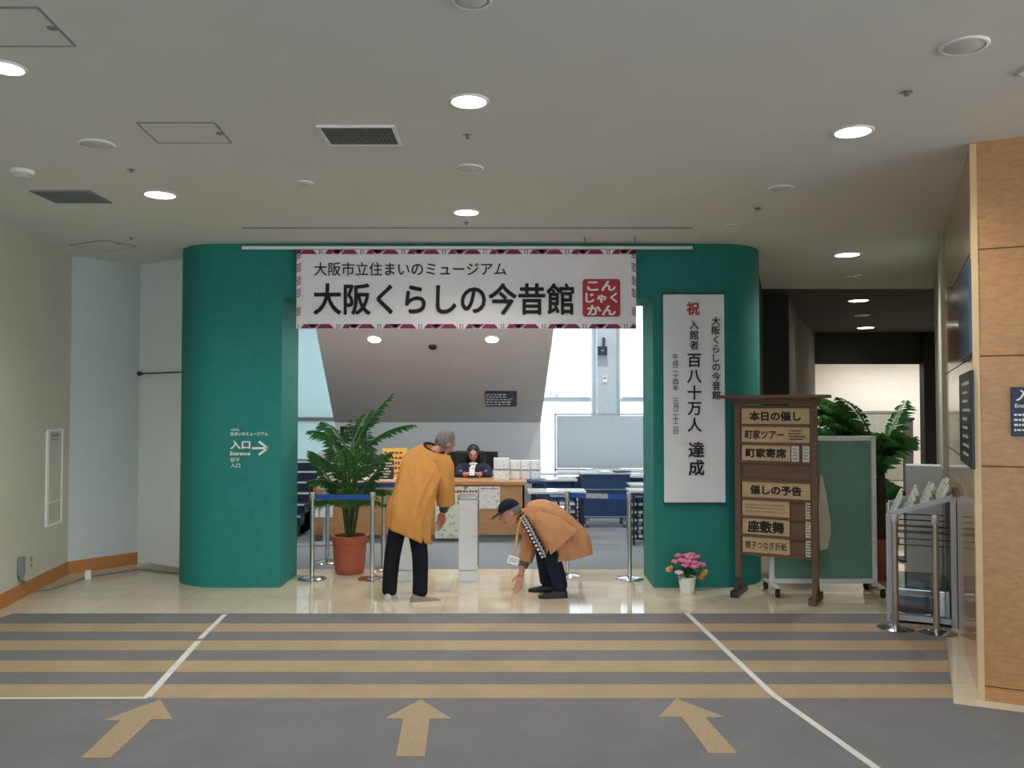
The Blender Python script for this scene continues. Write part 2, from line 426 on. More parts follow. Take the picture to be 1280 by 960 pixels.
# glazed facade
YW = 17.0
def facade(name, x0, x1, z0, z1, pane, mul=(), trs=(), bw=.07, fm=None):
    fr = MB()
    for x in (x0, x1, *mul): fr.box((x, YW, (z0 + z1) / 2), (bw, .1, z1 - z0))
    for z in (z0, z1, *trs): fr.box(((x0 + x1) / 2, YW, z), (x1 - x0 + bw, .12, bw))
    o = struct(fr, name, fm or M_rail)
    g = MB(); g.box(((x0 + x1) / 2, YW + .02, (z0 + z1) / 2), (x1 - x0, .01, z1 - z0)); g.build('pane', pane, o)
    return o
zt = P(700, 500, YW).z
xa, xb = P(741, 460, YW).x, P(773, 460, YW).x
facade('window_1', .2, xa, 0.05, 4.9, M_glass, mul=(), trs=(zt,))
facade('window_2', xb, 3.2, 0.05, 4.9, M_glass, trs=(zt,))
facade('window_3', -6.9, -2.9, 0.05, 4.9, M_frost, mul=(-4.9,), trs=(P(390, 524, YW).z,), fm=M_plastic)
facade('window_4', -2.9, .2, 0.05, 4.9, M_glass, trs=(zt,))
for x0, x1, lb in ((.3, xa - .06, 'wide white translucent blind left of the window pillar'), (xb + .06, 3.1, 'narrow white translucent blind right of the window pillar')):
    t = thing('roller_blind', lb, 'blind', ((x0 + x1) / 2, YW - .12, zt + .06), 0, 'blinds on the glazed facade')
    mb = MB(); n = 12; w = x1 - x0; h = 4.85 - zt - .06
    mb.loft([[V((-w / 2 + w * i / n, .006 * sin(i * 1.3), z)) for i in range(n + 1)] for z in (0, h)], False, False)
    mb.build('blind_fabric', M_blind, t, smooth=180, recalc=False)
    mb = MB(); mb.box((0, 0, -.02), (w, .03, .04), bev=.005); mb.build('bottom_rail', M_alu, t)
    mb = MB(); mb.cyl((-w / 2, 0, h), (w / 2, 0, h), .04); mb.build('roller', M_rail, t)
xc0, xc1 = P(746, 460, 16.7).x, P(770, 460, 16.7).x
mb = MB(); mb.box(((xc0 + xc1) / 2, 16.75, 2.5), (xc1 - xc0, .3, 5)); mb.box(((xa + xb) / 2, 17, 2.5), (xb - xa + .02, .16, 5)); struct(mb, 'wall_window_pillar', mat('pillar_paint', '#b9c4cc', .7, var=.03))
# tension braces seen against the glazing
def brace(p, q, lb, Y=16.82):
    mb = MB(); mb.cyl(P(*p, Y), P(*q, Y), .011, n=8); mb.ball(P(*q, Y), .035); tag(mb.build('brace_rod', M_white, smooth=40), lb, 'brace', 'brace rods in front of the glazing')
brace((734, 412), (696, 494), 'pale brace rod leaning to the right across the left blind')
brace((690, 412), (689, 492), 'pale upright brace rod in front of the left blind')
brace((779, 412), (806, 470), 'pale brace rod slanting right behind the portal edge')
# corridor on the right
CW = [(2.57, 8.86), (3.57, 11.9), (3.93, 11.9), (5.14, 15), (6.5, 18)]
wall('wall_corridor_left', CW[1:3], 0, CH, M_dark, side=1)
wall('wall_corridor_gap', CW[0:2], 0, CH, M_dark, side=1)
wall('wall_corridor_far', CW[2:], 0, CH, mat('taupe_corridor_wall', '#726e66', .8), side=1)
zb = P(1080, 455, 18).z
mb = MB(); mb.box((8.5, 18.06, (zb + CH) / 2), (4.4, .12, CH - zb)); struct(mb, 'wall_bulkhead', M_dark)
mb = MB(); mb.box((8.6, 20.4, 1.7), (6, .1, 3.4)); struct(mb, 'wall_end', M_cream)
mb = MB(); mb.box((6.4, 19.2, 1.7), (.1, 2.4, 3.4)); struct(mb, 'wall_end_left', M_cream)
mb = MB(); mb.box((11.6, 19.2, 1.7), (.1, 2.4, 3.4)); struct(mb, 'wall_end_right', M_cream)
mb = MB(); x0, x1 = P(1154, 500, 17.9).x, P(1176, 500, 17.9).x
mb.box(((x0 + x1) / 2, 17.95, CH / 2), (x1 - x0, .2, CH)); struct(mb, 'trim_1', M_black)
# right pier (timber) and the pale wall behind it
def pier(s, f): return KC + SD * s + FD * f
LS = 3.1
mb = MB(); mb.prism([pier(0, 0), pier(0, 2.6), pier(LS, 2.6), pier(LS, 0)], (0, 0, CH)); o = struct(mb, 'wall_right', [M_wood, M_woodside])
for p in o.data.polygons:
    if abs(p.normal.dot(SD)) < .2: p.material_index = 1
yw = math.atan2(FD.y, FD.x)
mb = MB()
for py in (313, 446, 583):
    z = P(1225, py, KC.y).z; mb.prism([pier(-.002, .0, ) + V((0, 0, z)), pier(-.002, 2.6) + V((0, 0, z)), pier(.002, 2.6) + V((0, 0, z)), pier(.002, 0) + V((0, 0, z))], (0, 0, .007))
    mb.prism([pier(0, -.002) + V((0, 0, z)), pier(0, .002) + V((0, 0, z)), pier(LS, .002) + V((0, 0, z)), pier(LS, -.002) + V((0, 0, z))], (0, 0, .007))
mb.prism([pier(-.002, 0) + V((0, 0, .085)), pier(-.002, 2.6) + V((0, 0, .085)), pier(.002, 2.6) + V((0, 0, .085)), pier(.002, 0) + V((0, 0, .085))], (0, 0, .006))
struct(mb, 'trim_2', mat('panel_seam', '#5e4022', .8))
mb = MB(); mb.prism([pier(-.006, -.006), pier(-.006, .03), pier(.02, .03), pier(.06, -.006)], (0, 0, CH - .01)); struct(mb, 'trim_3', M_edge)
e0 = pier(LS, 0); wall('wall_right_back', [(e0.x - .03, e0.y), (5.75, 11.4), (11, 18.2)], 0, CH, mat('pale_green_wall', '#cfd1c0', .55, var=.02), side=-1)
# ceiling slot above the banner
p0, p1 = C(303, 284.5), C(866, 284.5)
mb = MB(); mb.box(((p0.x + p1.x) / 2, p0.y, CH - .003), (p1.x - p0.x, .022, .008)); struct(mb, 'trim_4', M_plastic)
# ------------------------------------------------------------------ ceiling fittings
def downlight(p, r, lit, lb, group=None, power=None, n=None, name='ceiling_downlight'):
    t = thing(name, lb, 'downlight', p, 0, group)
    if n is not None: t.rotation_euler = V((0, 0, -1)).rotation_difference(n).to_euler()
    mb = MB(); mb.lathe([(r * 1.18, 0), (r * 1.18, -.004), (r * 1.12, -.009), (r, -.009), (r, -.002), (r, 0)]); mb.build('trim_ring', M_white, t, smooth=50)
    mb = MB()
    if lit:
        mb.lathe([(0.001, -.008), (r * .96, -.006), (r * .98, -.001), (.001, -.001)]); mb.build('diffuser', M_lampon, t, smooth=60)
        ld = bpy.data.lights.new('lamp', 'SPOT'); ld.energy = power or LAMP; ld.spot_size = R(150); ld.spot_blend = .8
        ld.shadow_soft_size = r * .8; ld.color = (1, .96, .91)
        lo = bpy.data.objects.new('lamp', ld); COL.objects.link(lo); lo.parent = t; lo.location = (0, 0, -.03)
    else:
        mb.lathe([(0.001, -.016), (r * .45, -.015), (r * .8, -.010), (r * .99, -.002), (r * .99, -.001), (.001, -.001)]); mb.build('reflector', M_lampoff, t, smooth=60)
    return t
for px, py, w, lit, lb in (
    (586, 126, 44, 1, 'bright round downlight, nearer of the two lit ones above the banner'),
    (583, 265, 30, 1, 'lit round downlight just above the centre of the white banner'),
    (1066, 164, 43, 1, 'lit round downlight on the right of the ceiling towards the timber pier'),
    (1059, 318, 29, 1, 'lit round downlight near the mouth of the dark corridor'),
    (200, 243, 36, 1, 'lit round downlight between the left ceiling vent and the middle one'),
    (7, 84, 42, 1, 'lit round downlight cut by the left edge of the photo'),
    (1073, 375.5, 23, 1, 'lit round downlight in the dark corridor ceiling, nearer one'),
    (1082, 409.5, 19, 1, 'lit round downlight in the dark corridor, farther one by the bulkhead'),
    (121, 180, 38, 0, 'unlit round downlight beside the left square access hatch'),
    (586, 210, 32, 0, 'unlit round downlight between the two lit ones above the banner'),
    (1205, 57, 50, 0, 'large unlit round downlight above the timber pier'),
    (976, 235, 27, 0, 'unlit round downlight above the right end of the green portal'),
    (590, -1, 44, 0, 'unlit round downlight cut by the top edge of the photo'),
    (381, 228, 18, 0, 'small unlit round fitting above the left part of the banner'),
    (914, 282, 14, 0, 'small unlit round fitting above the right end of the portal'),
    (1064, 344, 20, 0, 'thin unlit round fitting at the end of the pale ceiling'),
    (1078, 394, 17, 0, 'unlit round fitting between the two corridor downlights')):
    p = C(px, py)
    downlight(p, w / 2 * p.y / F, lit, lb, 'lit ceiling downlights' if lit else 'unlit ceiling downlights', power=LAMP * ((1.5 if px > 1000 and py > 300 else 1.0) if py < 330 else .35))
for px, py, lb in ((468, 424, 'lit downlight in the sloping soffit above the palm'), (615, 424, 'lit downlight in the sloping soffit left of the bright window')):
    p = onplane(px, py, BL, SN); downlight(p + SN * .001, 8 * p.y / F, 1, lb, 'soffit downlights', power=75, n=SN, name='soffit_downlight')
p = onplane(541, 433, BL, SN); mb = MB(); mb.lathe([(.001, -.03), (.05, -.028), (.055, -.012), (.06, 0), (.001, 0)])
o = mb.build('soffit_speaker', M_black, smooth=40, loc=p, rot=V((0, 0, -1)).rotation_difference(SN).to_euler()); tag(o, 'small dark round speaker between the two soffit downlights', 'speaker')
for px, py, lb in ((585, 169, 'small dark sprinkler head just behind the middle front downlight'), (164, 212, 'small sprinkler head between the two left downlights'),
                   (1133, 115, 'small sprinkler head near the large unlit right downlight'), (947, 260, 'small sprinkler head above the right pillar of the portal'),
                   (583, 278, 'small sprinkler head between banner downlight and ceiling slot'), (164, 297, 'tiny sprinkler head by the far left access hatch')):
    p = C(px, py); t = thing('sprinkler_head', lb, 'sprinkler', p, 0, 'ceiling sprinkler heads')
    mb = MB(); mb.lathe([(.03, 0), (.03, -.003), (.018, -.005), (.001, -.005)], n=16); mb.build('escutcheon', M_steel, t, smooth=40)
    mb = MB(); mb.lathe([(.008, -.005), (.008, -.014), (.015, -.016), (.015, -.019), (.001, -.02)], n=12); mb.build('deflector', M_plastic, t, smooth=40)
def slats(p00, p10, p11, p01, lb, dark, n=26):
    c = (p00 + p10 + p11 + p01) / 4; t = thing('ceiling_vent', lb, 'vent', (c.x, c.y, CH))
    w = ((p10 - p00).length + (p11 - p01).length) / 2; d = abs((p01.y + p11.y) - (p00.y + p10.y)) / 2
    t.rotation_euler = (0, 0, yaw_of(p00, p10))
    mb = MB(); f = .02
    for x, y, sx, sy in ((0, -d / 2, w + f, f), (0, d / 2, w + f, f), (-w / 2, 0, f, d), (w / 2, 0, f, d)): mb.box((x, y, -.006), (sx, sy, .012))
    mb.build('frame', M_white if dark else M_plastic, t)
    mb = MB(); mb.box((0, 0, -.001), (w - .02, d - .02, .002)); mb.build('backing', M_black if dark else mat('vent_grey', '#5d5f57', .8), t)
    mb = MB()
    for i in range(n): mb.box((-w / 2 + w * (i + .5) / n, 0, -.006), (.004, d - .02, .008), rot=Matrix.Rotation(.6, 3, 'Y'))
    mb.build('slat', M_plastic, t)
slats(C(409, 180), C(497, 180), C(495, 157), C(402, 157), 'slatted black air vent with white rim in the middle ceiling', 1)
slats(C(68, 252), C(133, 252), C(115, 238), C(42, 238), 'plain grey air vent on the left of the ceiling', 0, 40)
slats(C(1288, 92), C(1380, 92), C(1350, 76), C(1270, 84), 'air vent corner at the right edge of the ceiling', 1)
def hatch(pts, lb):
    q = [C(*p) for p in pts]; c = sum(q, V()) / 4; t = thing('access_hatch', lb, 'hatch', c, 0, 'ceiling access hatches')
    mb = MB(); l = [p - c for p in q]; mb.prism([p * .985 for p in l], (0, 0, -.003)); mb.build('cover', M_ceil, t)
    mb = MB()
    for a, b in zip(l, l[1:] + l[:1]): mb.tube([a, b], .006, 6)
    mb.build('frame', M_plastic, t)
    mb = MB(); m = (l[1] + l[2]) / 2 * .9; mb.lathe([(.001, -.008), (.02, -.007), (.022, -.003), (.001, -.003)], c=m, n=14); mb.build('latch', M_plastic, t)
hatch([(-45, 57), (94, 57), (47, 9), (-75, 9)], 'large square ceiling hatch cut by the top left corner of the photo')
hatch([(198, 178), (289, 178), (268, 153), (171, 153)], 'square ceiling hatch beside the left unlit downlight')
hatch([(134, 314), (171, 308), (131, 300), (87, 306)], 'far ceiling hatch near the left wall corner')
p = C(28, 213); t = thing('smoke_detector', 'white domed smoke detector near the left ceiling vent', 'smoke detector', p)
mb = MB(); mb.lathe([(.075, 0), (.075, -.02), (.068, -.028), (.001, -.028)]); mb.build('base', M_white, t, smooth=40)
mb = MB(); mb.lathe([(.05, -.026), (.055, -.04), (.04, -.055), (.001, -.058)]); mb.build('sensor_head', M_lampoff, t, smooth=40)
for px, lb in ((730, 'dark ceiling hook left above the banner end'), (792, 'dark ceiling hook right above the banner end')):
    p = C(px, 297); mb = MB(); mb.tube([p, p + V((0, -.06, -.012)), p + V((.004, -.09, -.045)), p + V((.004, -.06, -.06))], .006, 8)
    tag(mb.build('ceiling_hook', M_plastic, smooth=50), lb, 'hook', 'ceiling hooks')
# ------------------------------------------------------------------ hanging banner
YBN = 8.16
pl, pr, pt, pbm = P(371, 312, YBN), P(795, 312, YBN), P(583, 312, YBN), P(583, 411, YBN)
bw, bh = pr.x - pl.x, pt.z - pbm.z; bx = (pl.x + pr.x) / 2; s_ = bw / 424
t = thing('hanging_banner', 'wide white cloth banner with black title and red seal across the green portal', 'banner', (bx, YBN, pbm.z))
BX = lambda x: (x - 583) * s_
BZ = lambda y: bh - (y - 312) * bh / 99
mb = MB(); nx, nz = 60, 10
grid = lambda y0: [[V((-bw / 2 + bw * i / nx, y0 + .004 * sin(i * .55 + k * .4) * (1 - k / nz), bh * k / nz)) for i in range(nx + 1)] for k in range(nz + 1)]
mb.loft(grid(0), False, False); o = mb.build('cloth', M_cloth, t, smooth=180, recalc=False)
mb = MB()
mb.text('大阪市立住まいのミュージアム', BX(513), BZ(336.5), 240 * s_, 17 * bh / 99, y=-.012, bold=.008); mb.build('lettering', M_ink, t, recalc=False); mb = MB()
mb.text('大阪くらしの今昔館', BX(555), BZ(374), 325 * s_, 40 * bh / 99, y=-.012, bold=.022)
mb.build('lettering', M_ink, t, recalc=False)
mb = MB(); w2 = 47 * s_; cx, cz = BX(751.5), BZ(372.5)
q = []
for ax, az, a0 in ((1, 1, 0), (-1, 1, pi / 2), (-1, -1, pi), (1, -1, 1.5 * pi)):
    for k in range(5):
        a = a0 + pi / 2 * k / 4; q.append((cx + ax * (w2 / 2 - .03) + .03 * cos(a), -.010, cz + az * (w2 / 2 - .03) + .03 * sin(a)))
mb.prism(q, (0, -.002, 0)); seal = mb.build('seal', M_red, t)
mb = MB()
for st, yy, ww in (('こん', 357.5, 36), ('じゃく', 372.5, 40), ('かん', 388, 36)):
    mb.text(st, BX(751.5), BZ(yy), ww * s_, 13 * bh / 99, y=-.0135, bold=.035)
mb.build('seal_lettering', M_cloth, seal, recalc=False)
per = .40; n = int(bw / per) + 1
for top in (1, 0):
    mb = MB()
    z0, z1 = (bh - .045, bh - .003) if top else (.003, .045)
    for i in range(-1, n + 1):
        x = -bw / 2 + i * per + (.03 if top else .2)
        for xa_, xb_, sk in ((0, .17, .04), (.19, .2, .05), (.215, .225, .05), (.245, .33, .03), (.345, .355, -.05), (.37, .38, -.05)):
            xs = [x + xa_, x + xb_, x + xb_ - sk, x + xa_ + sk]
            xs = [max(-bw / 2, min(bw / 2, v)) for v in xs]
            if xs[1] - xs[0] > .004: mb.poly([(xs[0], -.008, z0), (xs[1], -.008, z0), (max(xs[2], xs[0]), -.008, z1), (min(xs[3], xs[1]), -.008, z1)])
    mb.build('border_strip', M_burg, t, recalc=False)
for sx in (-1, 1):
    mb = MB()
    for zc in (.12, .3, .42, .55, .68):
        for k in range(4): mb.poly([(sx * (bw / 2 - .005), -.008, zc + k * .022), (sx * (bw / 2 - .045), -.008, zc + k * .022 + .02), (sx * (bw / 2 - .045), -.008, zc + k * .022 + .03), (sx * (bw / 2 - .005), -.008, zc + k * .022 + .012)])
    mb.build('border_strip', M_burg, t, recalc=False)
p0, p1 = P(302, 309.5, YBN), P(866, 309.5, YBN)
t = thing('banner_rail', 'long white rail under the ceiling that carries the banner', 'rail', ((p0.x + p1.x) / 2, YBN + .01, p0.z)); w = p1.x - p0.x
mb = MB(); mb.box((0, 0, 0), (w, .02, .03), bev=.004); mb.build('bar', M_white, t)
for k in range(6): mb = MB(); mb.box((-w / 2 + w * (k + .5) / 6, .035, .012), (.03, .05, .012)); mb.build('bracket', M_steel, t)
# vertical scroll on the right pillar
q0, q1 = P(829, 367, 8.2), P(907, 629, 8.2); w, h = q1.x - q0.x, q0.z - q1.z
t = thing('vertical_banner', 'tall white paper banner with brush columns on the right green pillar', 'banner', (q0.x + w / 2, 8.205, q1.z)); sv = w / 78
mb = MB(); mb.loft([[V((-w / 2 + w * i / 8, -.006 * sin(i * .8) , h * k / 12)) for i in range(9)] for k in range(13)], False, False); mb.build('paper', mat('banner_paper', '#ededf2', .8, var=.02), t, smooth=180, recalc=False)
VX = lambda x: (x - 868) * sv
VZ = lambda y: h - (y - 367) * h / 262
mb = MB()
mb = MB(); mb.column('大阪くらしの今昔館', VX(896), VZ(396), 11.5 * sv, 11.8 * sv, y=-.013, bold=.02); mb.build('lettering', M_ink, t, recalc=False)
mb = MB(); mb.column('入館者', VX(868), VZ(400), 12.5 * sv, 13 * sv, y=-.013, bold=.015); mb.build('lettering', M_ink, t, recalc=False)
mb = MB(); mb.column('百八十万人', VX(868), VZ(441), 19 * sv, 20.5 * sv, y=-.013, bold=.02); mb.build('lettering', M_ink, t, recalc=False)
mb = MB(); mb.column('達成', VX(870), VZ(551), 21 * sv, 23 * sv, y=-.013, bold=.022); mb.build('lettering', M_ink, t, recalc=False)
mb = MB(); mb.column('平成二十四年 三月二十二日', VX(844), VZ(443), 8.2 * sv, 7.9 * sv, y=-.013, bold=.004); mb.build('lettering', M_ink, t, recalc=False)
mb = MB(); mb.text('祝', VX(867), VZ(386), y=-.013, bold=.03, cell=17 * sv); mb.build('red_lettering', M_red, t, recalc=False)
for z in (h, 0): mb = MB(); mb.cyl((-w / 2 - .01, -.004, z), (w / 2 + .01, -.004, z), .007, n=8); mb.build('rod', M_dsign, t, smooth=50)
# lettering on the left pillar
t = thing('entrance_lettering', 'white entrance lettering with an arrow on the left green pillar', 'sign', (P(305, 560, YF).x, YF, P(305, 560, YF).z)); sv = YF / F
EX = lambda x: (x - 305) * sv
EZ = lambda y: -(y - 560) * sv
mb = MB()
mb = MB(); mb.text('大阪市立', EX(293.5), EZ(537.3), 11 * sv, 3 * sv, y=-.003, bold=.01); mb.build('lettering', M_white, t, recalc=False)
mb = MB(); mb.text('住まいのミュージアム', EX(311.5), EZ(542.3), 47 * sv, 4.6 * sv, y=-.003, bold=.02); mb.build('lettering', M_white, t, recalc=False)
mb = MB(); mb.text('入口', EX(300.5), EZ(556), 25 * sv, 10.5 * sv, y=-.003, bold=.03); mb.build('lettering', M_white, t, recalc=False)
mb = MB(); mb.text('Entrance', EX(300.5), EZ(566.8), 25 * sv, 4.6 * sv, y=-.003, bold=.02); mb.build('lettering', M_white, t, recalc=False)
mb = MB(); mb.text('입구', EX(294), EZ(574.5), 11.5 * sv, 5 * sv, y=-.003, bold=.01); mb.build('lettering', M_white, t, recalc=False)
mb = MB(); mb.text('入口', EX(294.5), EZ(581.7), 12 * sv, 5 * sv, y=-.003, bold=.01); mb.build('lettering', M_white, t, recalc=False)
mb = MB()
for a, b in (((315, 560.2), (333, 560.2)), ((323.5, 551.8), (335, 560.5)), ((323.5, 568.5), (335, 559.9))):
    a = V((EX(a[0]), 0, EZ(a[1]))); b = V((EX(b[0]), 0, EZ(b[1]))); d = (b - a).normalized(); n = V((-d.z, 0, d.x)) * 1.25 * sv
    mb.prism([a - n, b - n, b + n, a + n], (0, -.003, 0))
mb.build('arrow', M_white, t)
mb = MB()
for k in range(3): mb.loft([[V((EX(280.5) + r_ * sv * cos(a_) , -.003, EZ(540.5 - k) + r_ * .55 * sv * sin(a_))) for a_ in [pi * (.1 + .8 * j / 8) for j in range(9)]] for r_ in (3.6 - k, 4.4 - k)], False, False)
mb.build('emblem', mat('emblem_blue', '#2b6f9e', .6), t, recalc=False)
# ------------------------------------------------------------------ floor arrows and tape
def flat(name, pts, z, m, lb, cat, group=None):
    q = [G(*p, z) for p in pts]; c = sum(q, V()) / len(q); c.z = .008
    mb = MB(); mb.prism([V((p.x - c.x, p.y - c.y, 0)) for p in q], (0, 0, z - .008)); o = mb.build(name, m, loc=c); return tag(o, lb, cat, group)
M_tan = mat('tan_carpet', '#a8957a', .95, var=.14, scale=120, spec=.1)
flat('floor_arrow', [(200, 874), (216, 899), (189, 899), (138, 947), (101, 947), (151, 900), (130, 900)], .012, M_tan, 'tan carpet arrow leaning right below the left tape corner', 'arrow', 'floor arrows')
flat('floor_arrow', [(526, 874), (564, 898), (537, 898), (531, 945), (495, 945), (504, 898), (481, 898)], .012, M_tan, 'tan carpet arrow pointing straight at the portal, the middle one', 'arrow', 'floor arrows')
flat('floor_arrow', [(845, 873), (906, 896), (881, 896), (922, 941), (886, 941), (852, 896), (823, 896)], .012, M_tan, 'tan carpet arrow leaning left near the long white tape', 'arrow', 'floor arrows')
M_tape = mat('white_tape', '#d6d6cf', .6, var=.06)
def tape(path, wd_, lb, m=M_tape):
    q = [G(*p, .011) for p in path]; c = q[0].copy(); c.z = .008; mb = MB(); L_, R_ = [], []
    for i, p in enumerate(q):
        d = (q[min(i + 1, len(q) - 1)] - q[max(i - 1, 0)]).normalized(); n = V((-d.y, d.x, 0)) * wd_ / 2; L_.append(p + n - c); R_.append(p - n - c)
    for k in range(len(q) - 1): mb.prism([V((v.x, v.y, 0)) for v in (L_[k], L_[k + 1], R_[k + 1], R_[k])], (0, 0, .003))
    tag(mb.build('floor_tape', m, loc=c), lb, 'tape', 'white tape lines on the carpet')
tape([(281, 768), (250, 798)], .04, 'short white tape at the carpet edge before the left green pillar')
tape([(248, 801), (184, 871)], .045, 'white tape slanting down left across the tan stripes')
tape([(184, 872), (-20, 872.5)], .022, 'thin white tape running level to the left edge of the photo')
tape([(858, 766), (965, 867), (1110, 970)], .042, 'long white tape slanting right across the carpet to the lower edge')
# ------------------------------------------------------------------ left wall fittings
def lwp(px, py):                     # point on the left wall under a pixel
    n = V((1, .15, 0)).normalized(); return onplane(px, py, V((LW(5), 5, 1)), n)
LYAW = yaw_of((LW(0), 0), (LW(1), 1))
a, b = lwp(57, 658), lwp(77, 537)
t = thing('wall_hatch_panel', 'tall narrow white framed panel set in the left beige wall', 'wall panel', a, LYAW); w = ((b - a).xy).length; h = b.z - a.z
mb = MB()
for x, z, sx, sz in ((0, h / 2, .05, h), (w, h / 2, .02, h), (w / 2, h, w, .02), (w / 2, 0, w, .02), (w / 2, h * .24, w, .012)): mb.box((x, -.008, z), (sx, .016, sz))
mb.build('frame', M_white, t)
mb = MB(); mb.box((w / 2, -.003, h / 2), (w, .006, h)); mb.build('panel_face', M_beige, t)
mb = MB(); mb.box((w * .5, -.012, h * .945), (w * .5, .01, .02)); mb.box((w * .45, -.012, h * .9), (w * .3, .01, .01)); mb.build('handle', M_plastic, t)
a = lwp(38, 703); t = thing('wall_outlet', 'small pale double outlet plate low on the left wall', 'outlet', a, LYAW)
mb = MB(); mb.box((0, -.004, 0), (.07, .008, .12), bev=.003); mb.build('plate', mat('ivory_plastic', '#b9b6a0', .5), t)
mb = MB(); mb.box((0, -.009, .025), (.03, .004, .03)); mb.box((0, -.009, -.025), (.03, .004, .03)); mb.build('socket', M_plastic, t)
a = lwp(23, 708); t = thing('cable_box', 'grey plug box with a cable low on the left wall', 'plug box', a, LYAW)
mb = MB(); mb.box((0, -.025, 0), (.075, .05, .17), bev=.012); mb.build('housing', M_plastic, t)
mb = MB(); mb.lathe([(.022, -.085), (.022, -.1), (.012, -.13), (.001, -.13)], c=(0, -.025, 0), n=14); mb.build('cable_gland', M_plastic, t, smooth=50)
mb = MB(); mb.tube([a + V((.03, 0, -.12)), lwp(28, 728) + V((.03, 0, 0)), G(38, 737, .012) + V((-.0, -.05, 0)), G(60, 737, .012), G(108, 721, .012), G(172, 710, .012) + V((.02, -.05, 0)), G(226, 716, .012) + V((0, -.03, 0))], .011, 8)
tag(mb.build('floor_cable', M_plastic, smooth=60), 'grey cable lying along the foot of the left wall to the portal', 'cable')
p = G(110, 724); mb = MB(); mb.box((0, 0, .045), (.045, .045, .09), bev=.006); o = mb.build('cable_clip', M_white, loc=p); tag(o, 'small white block standing by the cable at the left baseboard', 'block')
pdir = (V((*L3, 0)) - V((*L2, 0))).normalized(); a = V((*L2, 0)) + pdir * .08; zr = P(180, 467, 9.4).z
t = thing('wall_rod', 'thin dark rod with a knob across the white panel left of the portal', 'rod', (a.x, a.y, zr), math.atan2(pdir.y, pdir.x))
mb = MB(); mb.cyl((0, -.05, 0), (.8, -.05, 0), .008, n=8); mb.build('bar', M_dsign, t, smooth=50)
mb = MB(); mb.ball((0, -.05, 0), .028); mb.cyl((0, 0, 0), (0, -.05, 0), .012); mb.build('knob', M_dsign, t, smooth=50)
# ------------------------------------------------------------------ signs and a reflection board on the right pier
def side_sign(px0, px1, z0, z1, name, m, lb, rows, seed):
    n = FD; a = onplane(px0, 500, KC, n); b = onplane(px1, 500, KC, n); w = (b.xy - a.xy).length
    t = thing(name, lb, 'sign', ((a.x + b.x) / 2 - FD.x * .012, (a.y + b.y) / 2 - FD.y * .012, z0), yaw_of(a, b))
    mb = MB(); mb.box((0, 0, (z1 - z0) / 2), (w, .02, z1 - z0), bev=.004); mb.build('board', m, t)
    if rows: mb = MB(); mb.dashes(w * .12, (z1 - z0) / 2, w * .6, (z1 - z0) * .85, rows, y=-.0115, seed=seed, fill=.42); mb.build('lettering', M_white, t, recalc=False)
side_sign(1203.5, 1218, 2.08, 2.66, 'poster', mat('blue_reflection', '#47596f', .3, var=.2, scale=4), 'board coloured as a bluish reflection high on the left face of the timber pier', 0, 3)  # flat board whose blue stands in for a reflection on the glossy side
side_sign(1203.5, 1218.5, 1.38, 1.98, 'directory_sign', M_dsign, 'dark directory sign with white lines below the blue reflection board on the pier', 9, 4)
a = onplane(1264, 545, KC, SD); zt_ = onplane(1264, 484, KC, SD).z; w, h = .3, zt_ - a.z
t = thing('entrance_sign', 'small navy entrance sign on the front of the timber pier', 'sign', (a.x, a.y, a.z), yw)
mb = MB(); mb.box((w / 2, -.008, h / 2), (w, .016, h), bev=.003); mb.build('board', M_navysign, t)
mb = MB(); mb.text('入口', .105, h * .83, .16, .066, y=-.018, bold=.02); mb.text('Entrance', .085, h * .62, .13, .022, y=-.018, bold=.01); mb.dashes(.085, h * .28, .14, .12, 4, y=-.018, seed=9)
mb.build('lettering', M_white, t, recalc=False)
# ------------------------------------------------------------------ lamps added to brighten hall and portal, and end room lamps (outside the view)
def ceiling_lamp(x, y, z, e, lb, r=.12):
    t = thing('ceiling_downlight', lb, 'downlight', (x, y, z), 0, 'hall ceiling lamps')
    mb = MB(); mb.lathe([(r, 0), (r * 1.1, -.01), (r * .9, -.012), (.001, -.006)]); mb.build('diffuser', M_lampon, t)
    ld = bpy.data.lights.new('lamp', 'SPOT'); ld.energy = e; ld.spot_size = R(160); ld.spot_blend = .8; ld.shadow_soft_size = r; ld.color = (1, .97, .93)
    lo = bpy.data.objects.new('lamp', ld); COL.objects.link(lo); lo.parent = t; lo.location = (0, 0, -.03)
for x, y in ((-4.2, 11.5), (1.4, 11.2), (1.6, 14.5)): ceiling_lamp(x, y, 5.0, 300, 'unseen round lamp added in the high ceiling to brighten the reception hall')  # added out of view to lift the dim hall
for x, y in ((8.3, 18.9), (9.6, 18.9)): ceiling_lamp(x, y, CH, 170, 'round lamp lighting the white wall at the corridor end')
for x in (-1.5, -.45, .6): ceiling_lamp(x, 8.56, 2.83, 16, 'unseen round lamp added under the green portal to brighten floor and soffit', .08)  # added behind the banner to brighten the tiles and the slope
for x in (-2.4, -.9, .7):  # extra lamps hidden by the lintel, added to light the slope
    t = thing('added_soffit_lamp', 'unseen lamp added behind the portal lintel to brighten the soffit', 'lamp', (x, 9.0, 3.0), 0, 'lamps added behind the lintel')
    mb = MB(); mb.box((0, 0, 0), (.3, .08, .08), bev=.01); mb.build('housing', M_white, t)
    mb = MB(); mb.box((0, .043, -.005), (.26, .006, .05)); mb.build('diffuser', M_lampon, t)
    ld = bpy.data.lights.new('lamp', 'SPOT'); ld.energy = 60; ld.spot_size = R(160); ld.spot_blend = .9; ld.shadow_soft_size = .1; ld.color = (1, .97, .94)
    lo = bpy.data.objects.new('lamp', ld); COL.objects.link(lo); lo.parent = t; lo.location = (0, .08, -.01); lo.rotation_euler = (R(74), 0, 0)
